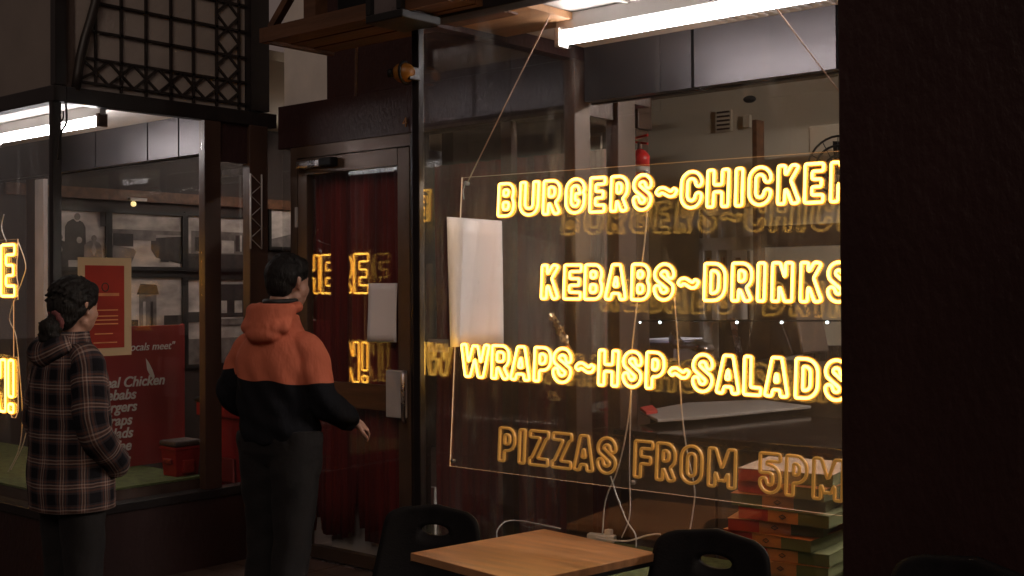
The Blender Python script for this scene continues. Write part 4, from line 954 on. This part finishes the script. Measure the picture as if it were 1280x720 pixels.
tag(MB().tube([at(728, 401, Y=5.34), at(1075, 401, Y=5.34)], .004, 6).build('lamp_rail', 'blackmetal'), 'thin black rail carrying the row of small lamps', 'rail')
# ------------------------------------------------------------------ pizza boxes
zc = SILL+.071
bw, bd, bhh = .33, .33, .042
cpos = at(985, 650, Y=3.80)
offs = [(.010, .0, 5), (-.006, .01, -3), (.0, 0, 2), (.012, .006, 0), (-.03, 0, -4), (-.042, .01, 6), (.028, -.005, -2), (-.02, .005, 4), (.03, .0, -6), (.012, .004, 3)]
names = ['lowest', 'second from the bottom', 'third from the bottom', 'fourth from the bottom', 'fifth from the bottom', 'sixth from the bottom', 'seventh from the bottom', 'eighth from the bottom', 'second from the top', 'topmost']
for k, (dx, dy, a_) in enumerate(offs):
    t = thing('pizza_box', 'striped pizza box, %s in the stack behind the sign' % names[k], 'pizza box', 'stack of pizza boxes', loc=(cpos.x+dx, 3.86+dy, zc+k*(bhh+.0025)), rz=radians(a_*1.3+6))
    st3 = bw/3; flip = 1 if k not in (8,) else 1
    for j, m in enumerate(('boxred', 'boxorange' if k != 9 else 'boxtop', 'boxgreen')):
        MB().box(-bw/2+j*st3+(.0005 if j else 0), -bw/2+(j+1)*st3, -bd/2, bd/2, 0, bhh*.96 - .0005*j).build('stripe_panel', m if not (k in (7,) and j == 0) else 'boxgreen', t)
    MB().box(-bw/2-.002, bw/2+.002, -bd/2-.003, bd/2+.002, bhh*.965, bhh).build('lid', 'boxtop' if k == 9 else ('boxorange' if k % 3 else 'boxgreen'), t)
    MB().tube([(-.012, -bd/2-.0035, bhh*.5), (0, -bd/2-.0035, bhh*.68), (.012, -bd/2-.0035, bhh*.5), (0, -bd/2-.0035, bhh*.34)], .0022, 5, closed=True).build('emblem', 'mark', t)

# ------------------------------------------------------------------ table and chairs on the pavement
ZT = .80
A, B_, D_ = at(680, 661, Z=ZT), at(822, 691, Z=ZT), at(513, 691, Z=ZT)
e1 = (B_-A); e2 = (D_-A); e1 = e1*1.0; e2 = e2*1.0
cT = A+e1/2+e2/2
tb_ = thing('cafe_table', 'square cafe table with a light wood top under the shop window', 'table', loc=(cT.x, cT.y, 0))
hx, hy = e1/2, e2/2
MB().obox((0, 0, ZT-.012), (hx.x, hx.y, 0), (hy.x, hy.y, 0), (0, 0, .012)).build('tabletop', 'table', tb_, bevel=.002)
MB().obox((0, 0, ZT-.030), (hx.x*1.004, hx.y*1.004, 0), (hy.x*1.004, hy.y*1.004, 0), (0, 0, .0055)).build('edge_band', 'blackmetal', tb_)
MB().tube([(0, 0, .03), (0, 0, ZT-.036)], .03, 14).build('pedestal', 'blackmetal', tb_, True)
for a_ in (45, 135): MB().obox((0, 0, .016), Vector((cos(radians(a_)), sin(radians(a_)), 0))*.26, Vector((-sin(radians(a_)), cos(radians(a_)), 0))*.03, (0, 0, .016)).build('foot', 'blackmetal', tb_, bevel=.004)

def make_chair(lab):
    t = thing('chair', lab, 'chair', 'black chairs outside the shop')
    # back shell with an oval hand slot
    W_, z0, z1 = .46, .47, .86
    n = 56; layers = 7; mb = MB()
    def outer(th):
        c_, s_ = cos(th), sin(th); ex = .17
        x = math.copysign(abs(c_)**ex, c_)*W_/2; z = math.copysign(abs(s_)**ex, s_)*(z1-z0)/2+(z0+z1)/2
        tap = .82+.18*(1-(z-z0)/(z1-z0)); return x*tap*1.0, z-.035*abs(x/(W_/2))**2.2*(1 if s_ > 0 else 0)
    def inner(th): return .056*cos(th), .768+.020*sin(th)
    for side_ in (0, 1):
        for l_ in range(layers+1):
            f = (l_/layers)
            for i in range(n):
                th = 2*pi*i/n; xo, zo = outer(th); xi, zi = inner(th); x = xi*(1-f)+xo*f; z = zi*(1-f)+zo*f
                y = .06*(1-(x/(W_/2))**2)*1.0+.10*(z-z0)/(z1-z0)-.04*((z-z0)/(z1-z0))**2; e_ = .009*(1-.55*max(0, f-.85)/.15)
                mb.v.append((x, -.19-y+(e_ if side_ else -e_), z))
    N = (layers+1)*n
    for side_ in (0, 1):
        for l_ in range(layers):
            for i in range(n): j = (i+1) % n; a = side_*N+l_*n; mb.face((a+i, a+j, a+n+j, a+n+i))
    for l_ in (0, layers):
        for i in range(n): j = (i+1) % n; a = l_*n; mb.face((a+i, a+j, N+a+j, N+a+i))
    mb.build('backrest', 'blackplastic', t, True)
    rings = []
    for zz, k in ((.425, .90), (.43, .97), (.445, 1.0), (.458, .98), (.462, .93)):
        rings.append([(math.copysign(abs(cos(a))**.45, cos(a))*.225*k, math.copysign(abs(sin(a))**.45, sin(a))*.215*k+.02, zz-.008*(1-abs(sin(a)))) for a in np.linspace(0, 2*pi, 33)[:-1]])
    MB().loft(rings).build('seat', 'blackplastic', t, True)
    MB().tube([(-.15, -.16, .44), (-.15, -.22, .47), (-.15, -.235, .56)], .016, 8).build('bracket', 'blackmetal', t, True)
    MB().tube([(.15, -.16, .44), (.15, -.22, .47), (.15, -.235, .56)], .016, 8).build('bracket', 'blackmetal', t, True)
    for sx in (-1, 1):
        for sy in (-1, 1): MB().tube([(sx*.17, sy*.16, .428), (sx*.20, sy*.20, .02), (sx*.20, sy*.20, .0)], [.011, .011, .014], 8).build('leg', 'blackmetal', t, True)
    return t
def copy_tree(o, parent=None):
    c = o.copy(); C.objects.link(c)
    if parent is not None: c.parent = parent
    for ch in [q for q in C.objects if q.parent == o]: copy_tree(ch, c)
    return c
ch = make_chair('black plastic chair left of the table, its back to the entrance')
ch.scale = (1, 1, .975); ch.location = (-2.89, 2.75, -.0); ch.rotation_euler = (0, 0, radians(195)); 
ch2 = copy_tree(ch); ch2['label'] = 'black plastic chair right of the table with a green glimpse through its hand slot'; ch2.scale = (1, 1, 1.035); ch2.location = (-1.83, 2.765, 0); ch2.rotation_euler = (0, 0, radians(182))
ch3 = copy_tree(ch); ch3['label'] = 'black chair by the dark pillar, only its top rim in the bottom right corner'; ch3.scale = (1.1, 1.1, 1.1); ch3.location = (-1.12, 2.60, .0); ch3.rotation_euler = (0, 0, radians(165))

# ------------------------------------------------------------------ people
def remesh(mb, name, m, parent, vox=.006, smooth=6):
    o = mb.build(name, m, parent, True)
    r = o.modifiers.new('remesh', 'REMESH'); r.mode = 'VOXEL'; r.voxel_size = vox; r.use_smooth_shade = True
    s = o.modifiers.new('smooth', 'SMOOTH'); s.factor = .5; s.iterations = smooth
    return o
def hand(mb, wrist, d, palm_n, s=1.0, curl=.35):
    d = Vector(d).normalized(); pn = Vector(palm_n); pn = (pn-d*pn.dot(d)).normalized(); sd_ = d.cross(pn)
    w = Vector(wrist); mb.capsule(w, w+d*.03*s, .024*s, .027*s)
    for k, (o_, L) in enumerate(((-.030, .070), (-.010, .078), (.010, .073), (.028, .058))):
        b_ = w+d*.085*s+sd_*o_*s; mb.capsule(w+d*.02*s+sd_*o_*.6*s, b_, .013*s, .0105*s)
        p, dd = b_, d
        for seg in (.42, .33, .25):
            dd = (dd+pn*curl).normalized(); q = p+dd*L*seg*s; mb.capsule(p, q, .0092*s, .0082*s, 8); p = q
    p = w+d*.025*s-sd_*.028*s; q = p+(d*.6-sd_*.7+pn*.3).normalized()*.04*s; mb.capsule(p, q, .013*s, .011*s); mb.capsule(q, q+(d*.9-sd_*.2+pn*.3).normalized()*.032*s, .0105*s, .009*s)
def headm(mb, c, yaw, pitch=0, s=1.0, fem=False):
    R = Matrix.Rotation(yaw, 3, 'Z') @ Matrix.Rotation(pitch, 3, 'X'); c = Vector(c)
    P = lambda x, y, z: c+R @ Vector((x, y, z))*s
    def cp(a, b, ra, rb, n=16): mb.capsule(P(*a), P(*b), ra*s, rb*s, n)
    cp((0, -.022, .030), (0, .020, .036), .079, .074); cp((0, -.03, 0), (0, -.02, .01), .070, .070)
    cp((-.020, .045, -.03), (.020, .045, -.03), .052, .052); cp((-.020, .052, -.065), (.020, .052, -.065), .036, .036)
    cp((0, .068, -.092), (0, .064, -.088), .026 if not fem else .022, .03); cp((-.045, .01, -.065), (-.02, .055, -.088), .022, .022); cp((.045, .01, -.065), (.02, .055, -.088), .022, .022)
    cp((0, .094, .012), (0, .113, -.026), .009, .013); cp((-.010, .103, -.03), (.010, .103, -.03), .0085, .0085)   # nose
    cp((-.030, .084, .024), (.030, .084, .024), .014, .014)                                                          # brow
    cp((-.015, .096, -.055), (.015, .096, -.055), .0075, .0075); cp((-.012, .094, -.067), (.012, .094, -.067), .008, .008)  # lips
    for sx in (-1, 1):
        cp((sx*.033, .082, .004), (sx*.033, .080, .002), .013, .013)                                                # eyes
        cp((sx*.043, .065, -.03), (sx*.035, .07, -.04), .025, .02)                                                  # cheeks
        cp((sx*.076, -.004, .018), (sx*.074, .002, -.028), .013, .009, 10); cp((sx*.083, -.014, .022), (sx*.081, -.012, -.006), .009, .007, 8)
    return P
def body(mb, p):
    for a, b, ra, rb in p: mb.capsule(a, b, ra, rb)
def ringz(z, cx, cy, rx, ry, n=40, ex=.85, ph=0, wr=0.0, seed=0):
    out = []
    for k in range(n):
        a = 2*pi*k/n; c_, s_ = cos(a), sin(a)
        f = 1+wr*(sin(3*a+z*9+seed)*.5+sin(7*a-z*23+seed*2)*.35+sin(2*a+z*31+seed)*.4+sin(11*a+z*14)*.2)
        out.append(Vector((cx+math.copysign(abs(c_)**ex, c_)*rx*f, cy+math.copysign(abs(s_)**ex, s_)*ry*f, z)))
    return out
def sleeve(mb, pts, n=26, wr=.05, seed=0, uv0=0.0, folds=38):
    P = [Vector(p[:3]) for p in pts]; Rr = [p[3] for p in pts]; cum = [0]
    for a, b in zip(P[:-1], P[1:]): cum.append(cum[-1]+(b-a).length)
    m_ = int(cum[-1]/.012); rings = []; L = []
    up = Vector((0, 1, .2)).normalized(); prev = None
    for i in range(m_+1):
        t = cum[-1]*i/m_; k = min(max(np.searchsorted(cum, t)-1, 0), len(P)-2); f = (t-cum[k])/(cum[k+1]-cum[k]); f2 = f
        p0 = P[max(k-1, 0)]; p1 = P[k]; p2 = P[k+1]; p3 = P[min(k+2, len(P)-1)]
        c = .5*((2*p1)+(p2-p0)*f+(2*p0-5*p1+4*p2-p3)*f*f+(3*p1-p0-3*p2+p3)*f**3)
        dcur = .5*((p2-p0)+2*(2*p0-5*p1+4*p2-p3)*f+3*(3*p1-p0-3*p2+p3)*f*f); dcur = dcur.normalized() if dcur.length > 1e-6 else (p2-p1).normalized()
        up = (up-dcur*up.dot(dcur)).normalized(); w = dcur.cross(up); r = Rr[k]*(1-f)+Rr[k+1]*f; ring = []
        for q in range(n):
            a = 2*pi*q/n; ff = 1+wr*(sin(t*folds+2*a+seed)*.55+sin(t*folds*1.9-3*a+seed)*.35+sin(5*a+seed+t*9)*.25); ring.append(c+r*ff*(cos(a)*up+sin(a)*w))
        rings.append(ring); L.append(t)
    rr = sum(Rr)/len(Rr)
    mb.loft(rings, uvs=lambda i, k: (uv0+2*pi*rr*k/n, L[i]))
def garment(mb, rings, rx=.2, uvz=None):
    n = len(rings[0]); zs_ = [r[0].z for r in rings]
    mb.loft(rings, uvs=lambda i, k: (2*pi*rx*k/n, zs_[i]))
def interp_rings(keys, dz=.012, n=48, wr=.02, seed=0, ex=.85):
    Z = [k[0] for k in keys]; zz = np.arange(Z[0], Z[-1], dz); out = []
    for z in zz:
        v = [float(np.interp(z, Z, [k[i] for k in keys])) for i in range(1, 5)]
        # smooth a little between the keys
        v2 = [float(np.mean([np.interp(z+d_, Z, [k[i] for k in keys]) for d_ in (-.03, -.015, 0, .015, .03)])) for i in range(1, 5)]
        out.append(ringz(z, v2[0], v2[1], v2[2], v2[3], n, ex, wr=wr, seed=seed))
    return out

# --- man in the two tone hoodie
mp_ = Vector((-4.280, 3.387, 0)); rzm = radians(16.7)
man = thing('person', 'person in an orange and black hooded jacket reaching toward the shop door', 'person', loc=mp_, rz=rzm)
bm_ = MB()
body(bm_, [((0, 0, .95), (0, 0, 1.15), .13, .13), ((-.05, 0, 1.25), (.05, 0, 1.25), .13, .13), ((-.10, 0, 1.33), (.10, 0, 1.33), .075, .075), ((0, -.005, 1.36), (0, .015, 1.56), .062, .054),
     ((.15, 0, 1.33), (.225, .0, 1.10), .05, .040), ((.225, 0, 1.10), (.244, .21, 1.005), .040, .028), ((-.15, 0, 1.33), (-.26, .0, 1.12), .05, .040), ((-.28, 0, 1.12), (-.2, .2, 1.02), .042, .028),
     ((-.09, 0, .95), (-.10, .03, .50), .09, .06), ((-.10, .03, .50), (-.11, 0, .09), .058, .04), ((.09, 0, .95), (.10, -.05, .50), .09, .06), ((.10, -.05, .50), (.10, -.14, .10), .058, .04),
     ((-.11, -.02, .05), (-.11, .14, .035), .04, .032), ((.10, -.16, .05), (.11, 0.0, .035), .04, .032)])
hand(bm_, (.244, .222, .999), (.25, .9, -.35), (-.5, .1, -.8), .95, .72); hand(bm_, (-.19, .22, 1.01), (.3, .9, -.1), (0, 0, -1), 1.0, .4)
hy_ = radians(-12); headm(bm_, (.015, .045, 1.635), hy_, radians(-3), .97)
remesh(bm_, 'body', 'skin', man)
hr_ = MB(); Rh = Matrix.Rotation(hy_, 3, 'Z')*.96; hc = Vector((.015, .045, 1.635))
def hcap(mb, a, b, ra, rb, R=Rh, c=hc): mb.capsule(c+R @ Vector(a), c+R @ Vector(b), ra, rb, 16)
hcap(hr_, (0, -.028, .040), (0, .020, .056), .089, .080); hcap(hr_, (0, -.050, .0), (0, -.045, .02), .070, .076); hcap(hr_, (-.03, -.062, -.030), (.03, -.062, -.030), .034, .034)
hcap(hr_, (-.03, .055, .085), (.03, .055, .085), .036, .036); hcap(hr_, (-.058, -.02, .02), (-.060, .01, .03), .026, .024); hcap(hr_, (.058, -.02, .02), (.060, .01, .03), .026, .024)
for k in range(90):
    a_ = random.uniform(0, 2*pi); b_ = random.uniform(.0, 1.35); v_ = Vector((cos(a_)*cos(b_)*.082, sin(a_)*cos(b_)*.092-.01, sin(b_)*.090+.045)); hcap(hr_, v_, v_*1.01+Vector((0, .012, .003)), .012, .008)
remesh(hr_, 'hair', 'hair', man, .0045, 7)
def loose(par, c, R, n, rx, ry, rz, ln, oy=-.012, oz=.045):
    mb = MB()
    for _ in range(n):
        a_ = random.uniform(0, 2*pi); b_ = random.uniform(-.3, 1.5); v_ = Vector((cos(a_)*cos(b_)*rx, sin(a_)*cos(b_)*ry+oy, sin(b_)*rz+oz))
        if v_.y > .05 and v_.z < .07: continue
        d_ = Vector((random.uniform(-1, 1), random.uniform(-1.4, .4), random.uniform(-.6, .8))).normalized(); o_ = Vector((v_.x, v_.y-oy, v_.z-oz)).normalized()
        mb.tube([c+R @ v_, c+R @ (v_+(d_*.6+o_*.35)*ln*.5), c+R @ (v_+(d_*.8+o_*.25)*ln)], [.0013, .001, .0004], 4)
    mb.build('loose_hair', 'hair', par)
loose(man, hc, Rh, 260, .082, .092, .090, .016)
# trousers
tr_ = MB()
for sx, pts in ((-1, [(-.085, 0, .97, .125), (-.09, .01, .80, .112), (-.10, .03, .50, .085), (-.11, .01, .28, .078), (-.11, 0, .10, .082), (-.11, .01, .05, .086)]), (1, [(.085, 0, .97, .125), (.095, -.02, .80, .112), (.10, -.05, .50, .085), (.10, -.10, .28, .078), (.10, -.14, .10, .082), (.10, -.14, .05, .086)])):
    sleeve(tr_, pts, 28, .045, sx*2.0, 0, 30)
tr_.capsule((-.05, 0, .93), (.05, 0, .93), .14, .14)
remesh(tr_, 'trousers', 'trouser', man, .008, 2)
for x, y in ((-.11, 0), (.10, -.14)):
    rings = [[Vector((x+math.copysign(abs(cos(a))**.8, cos(a))*w_, y+.05+sin(a)*l_, z)) for a in np.linspace(0, 2*pi, 25)[:-1]] for z, w_, l_ in ((0.018, .045, .135), (.04, .048, .138), (.07, .042, .120), (.10, .036, .07))]
    MB().loft(rings).build('shoe', 'shoe', man, True)
# hoodie: torso, sleeves and hood as one cloth, tone attribute decides orange or black
hd = MB()
tk = [(.93, 0, 0, .165, .140), (.96, 0, 0, .185, .155), (1.02, 0, 0, .186, .152), (1.15, 0, -.005, .192, .152), (1.27, 0, -.012, .196, .147), (1.33, 0, -.015, .175, .135), (1.385, 0, -.012, .148, .118), (1.43, 0, -.008, .108, .095), (1.50, 0, .004, .076, .076)]
garment(hd, interp_rings(tk, .012, 56, .022, 3), .2)
sleeve(hd, [(.10, -.01, 1.365, .070), (.165, -.01, 1.325, .076), (.205, -.012, 1.23, .072), (.232, -.005, 1.12, .068), (.248, .07, 1.065, .064), (.250, .15, 1.028, .056), (.245, .205, 1.005, .044), (.244, .22, .999, .040)], 30, .05, 1.0)
sleeve(hd, [(-.10, -.01, 1.365, .070), (-.165, -.01, 1.325, .076), (-.215, -.012, 1.23, .072), (-.262, -.005, 1.13, .068), (-.252, .08, 1.07, .062), (-.22, .18, 1.03, .055), (-.20, .22, 1.01, .045)], 30, .05, 4.0)
# hood lying on the back
for a_ in np.linspace(-1.5, 1.5, 9): # thick rolled rim round the neck
    a2 = a_+.34; f = lambda q: Vector((.092*sin(q), -.012-.088*cos(q), 1.525-.012*cos(q)-.0*q))
    hd.capsule(f(a_), f(a2), .026, .026)
for q_ in np.linspace(-1.15, 1.15, 15): hd.capsule((.100*sin(q_), -.030-.085*cos(q_), 1.510), (.062*sin(q_), -.085-.062*cos(q_), 1.425-.016*cos(q_)), .036, .040)
for q_ in np.linspace(-.9, .9, 7): hd.capsule((.115*sin(q_)/1.0, -.02-.10*cos(q_), 1.475), (.12*sin(q_), -.045-.10*cos(q_), 1.44), .032, .032)
ho = remesh(hd, 'hoodie', 'hoodie', man, .0065, 5)
# bake the remeshed cloth so that the tone can be written on it
dg = bpy.context.evaluated_depsgraph_get(); bpy.context.view_layer.update(); me = bpy.data.meshes.new_from_object(ho.evaluated_get(dg)); ho.modifiers.clear(); ho.data = me
if not me.materials: me.materials.append(M['hoodie'])
n_ = len(me.vertices); co = np.empty(n_*3); me.vertices.foreach_get('co', co); co = co.reshape(-1, 3)
# folds pulled from the armpits over the back
fold = .0045*np.sin(co[:, 0]*58+co[:, 2]*16+2*np.sin(co[:, 2]*11))*np.clip((1.42-co[:, 2])*5, 0, 1)+.004*np.sin(co[:, 2]*62+co[:, 0]*25)*np.clip((1.15-co[:, 2])*6, 0, 1)
no = np.empty(n_*3); me.vertices.foreach_get('normal', no); co2 = co+no.reshape(-1, 3)*fold[:, None]
me.vertices.foreach_set('co', co2.ravel())
seam = 1.222-.030*np.clip((co[:, 0]+.2)/.4, 0, 1)+np.where(co[:, 0] < -.19, .03, 0)+.006*np.sin(co[:, 0]*30)
tone = np.clip(.5+(co[:, 2]-seam)/.05, 0, 1)
at_ = me.attributes.new('tone', 'FLOAT', 'POINT'); at_.data.foreach_set('value', tone)
me.polygons.foreach_set('use_smooth', [True]*len(me.polygons)); me.update()
MB().tube([Vector((.070*sin(q), .008-.068*cos(q), 1.555-.004*cos(q))) for q in np.linspace(0, 2*pi, 25)[:-1]], .012, 8, closed=True).build('neck_lining', 'shoe', man, True)

# --- woman in the plaid overshirt
wp = Vector((-4.80, 2.67, 0)); rzw = radians(-2)
wo = thing('person', 'person with dark hair in a low bun wearing a brown plaid overshirt', 'person', loc=wp, rz=rzw)
bw_ = MB()
body(bw_, [((0, 0, .90), (0, 0, 1.10), .12, .11), ((-.04, 0, 1.2), (.04, 0, 1.2), .115, .115), ((-.10, 0, 1.31), (.10, 0, 1.31), .065, .065), ((0, -.01, 1.32), (0, .02, 1.47), .052, .046),
     ((.15, 0, 1.30), (.225, -.02, 1.03), .048, .036), ((.225, -.02, 1.03), (.16, .08, .88), .036, .026), ((-.15, 0, 1.30), (-.225, -.02, 1.03), .048, .036), ((-.225, -.02, 1.03), (-.16, .08, .88), .036, .026),
     ((-.085, 0, .88), (-.09, .01, .46), .088, .055), ((-.09, .01, .46), (-.09, -.01, .09), .054, .036), ((.085, 0, .88), (.09, .01, .46), .088, .055), ((.09, .01, .46), (.09, -.01, .09), .054, .036),
     ((-.09, -.02, .05), (-.09, .12, .033), .036, .03), ((.09, -.02, .05), (.09, .12, .033), .036, .03)])
hand(bw_, (.15, .075, .88), (-.3, .1, -.9), (-.8, 0, -.3), .9, .2); hand(bw_, (-.15, .075, .88), (.3, .1, -.9), (.8, 0, -.3), .9, .2)
hyw = radians(15); hcw = Vector((.0, .018, 1.535)); headm(bw_, hcw, hyw, radians(-4), .98, True)
remesh(bw_, 'body', 'skin', wo)
hw = MB(); Rw = Matrix.Rotation(hyw, 3, 'Z') @ Matrix.Rotation(radians(-4), 3, 'X')
def wcap(a, b, ra, rb): hcap(hw, a, b, ra, rb, Rw, hcw)
wcap((0, -.028, .040), (0, .022, .050), .091, .080); wcap((0, -.05, .0), (0, -.04, .03), .078, .080); wcap((-.035, .045, .075), (.035, .045, .075), .040, .040); wcap((0, -.06, -.045), (0, -.05, -.02), .060, .070)
wcap((.052, -.022, -.015), (.062, .018, .025), .030, .030); wcap((-.052, -.022, -.015), (-.062, .018, .025), .030, .030); wcap((.055, -.03, -.03), (.045, -.05, -.055), .022, .020)
for k in range(110):
    a_ = random.uniform(0, 2*pi); b_ = random.uniform(-.2, 1.4); v_ = Vector((cos(a_)*cos(b_)*.084, sin(a_)*cos(b_)*.096-.012, sin(b_)*.088+.045))
    if v_.y > .055 and v_.z < .06: continue
    wcap(v_, v_*.97+Vector((0, -.03, -.010)), .010, .007)
wcap((.0, -.115, -.085), (.0, -.13, -.095), .040, .045); wcap((.01, -.13, -.125), (-.01, -.14, -.14), .034, .028); wcap((.0, -.10, -.055), (0, -.11, -.06), .03, .03)
for k in range(30):
    a_ = random.uniform(0, 2*pi); b_ = random.uniform(-1.4, 1.4); v_ = Vector((cos(a_)*cos(b_)*.043, -.128+sin(a_)*cos(b_)*.043, -.105+sin(b_)*.052)); wcap(v_, v_+Vector((random.uniform(-.012, .012), random.uniform(-.02, .0), random.uniform(-.02, .01))), .009, .005)
remesh(hw, 'hair', 'hair', wo, .0042, 6)
loose(wo, hcw, Rw, 220, .084, .094, .088, .017)
sc2 = hcw+Rw @ Vector((0, -.098, -.062))
mbs = MB(); mbs.tube([sc2+Vector((.040*cos(t), -.012*sin(t)-.004*sin(7*t), .034*sin(t)+.004*cos(6*t))) for t in np.linspace(0, 2*pi, 25)[:-1]], .012, 8, closed=True); mbs.build('scrunchie', 'scrunchie', wo, True)
sk = MB()
ov = [(.675, 0, 0, .200, .158), (.69, 0, 0, .210, .165), (.80, 0, 0, .208, .165), (1.0, 0, 0, .200, .155), (1.15, 0, -.005, .198, .150), (1.25, 0, -.01, .192, .140), (1.32, 0, -.01, .165, .120), (1.36, 0, -.01, .115, .095), (1.40, 0, -.005, .080, .078), (1.425, 0, .0, .070, .072)]
garment(sk, interp_rings(ov, .012, 60, .028, 5, .9), .2)
sk.build('overshirt', 'plaid', wo, True)
for sgn, sd2, nm in ((1, 2.0, ''), (-1, 5.0, '')):
    s2 = MB(); s = sgn
    sleeve(s2, [(s*.09, -.005, 1.335, .060), (s*.155, -.008, 1.30, .074), (s*.195, -.018, 1.20, .074), (s*.228, -.030, 1.08, .070), (s*.236, -.012, 1.00, .070), (s*.215, .05, .93, .064), (s*.190, .10, .875, .060), (s*.165, .112, .845, .056)], 30, .06, sd2, .03, 42)
    s2.build('sleeve', 'plaid', wo, True)
# collar / hood fold and pocket flap
cb = MB(); garment(cb, [ringz(z, 0, cy, rx, ry, 40, .9, wr=.03, seed=1) for z, cy, rx, ry in ((1.315, -.028, .125, .105), (1.34, -.028, .128, .108), (1.375, -.02, .108, .100), (1.405, -.012, .088, .088), (1.43, -.006, .078, .080))], .13)
cb.build('collar', 'plaid', wo, True)
hb = MB(); sleeve(hb, [(.105*sin(q), -.035-.085*cos(q), 1.385-.045*cos(q)**2, .026+.034*cos(q)) for q in np.linspace(-1.35, 1.35, 9)], 24, .07, 2.2, 0, 60); hb.build('hood', 'plaid', wo, True)
pk = MB(); pk.capsule((.175, .07, .93), (.20, .10, .80), .035, .045); 
# trousers
wt = MB()
for sx in (-1, 1): sleeve(wt, [(sx*.08, 0, .90, .115), (sx*.085, .0, .72, .105), (sx*.09, .01, .46, .082), (sx*.09, .0, .25, .078), (sx*.09, -.01, .06, .085)], 28, .04, sx*3.0, 0, 26)
wt.capsule((-.04, 0, .86), (.04, 0, .86), .13, .13)
remesh(wt, 'trousers', 'trouser', wo, .008, 2)
for x in (-.09, .09):
    rings = [[Vector((x+math.copysign(abs(cos(a))**.8, cos(a))*w_, .04+sin(a)*l_, z)) for a in np.linspace(0, 2*pi, 25)[:-1]] for z, w_, l_ in ((0.001, .04, .12), (.03, .043, .123), (.06, .038, .105), (.09, .033, .06))]
    MB().loft(rings).build('shoe', 'shoe', wo, True)
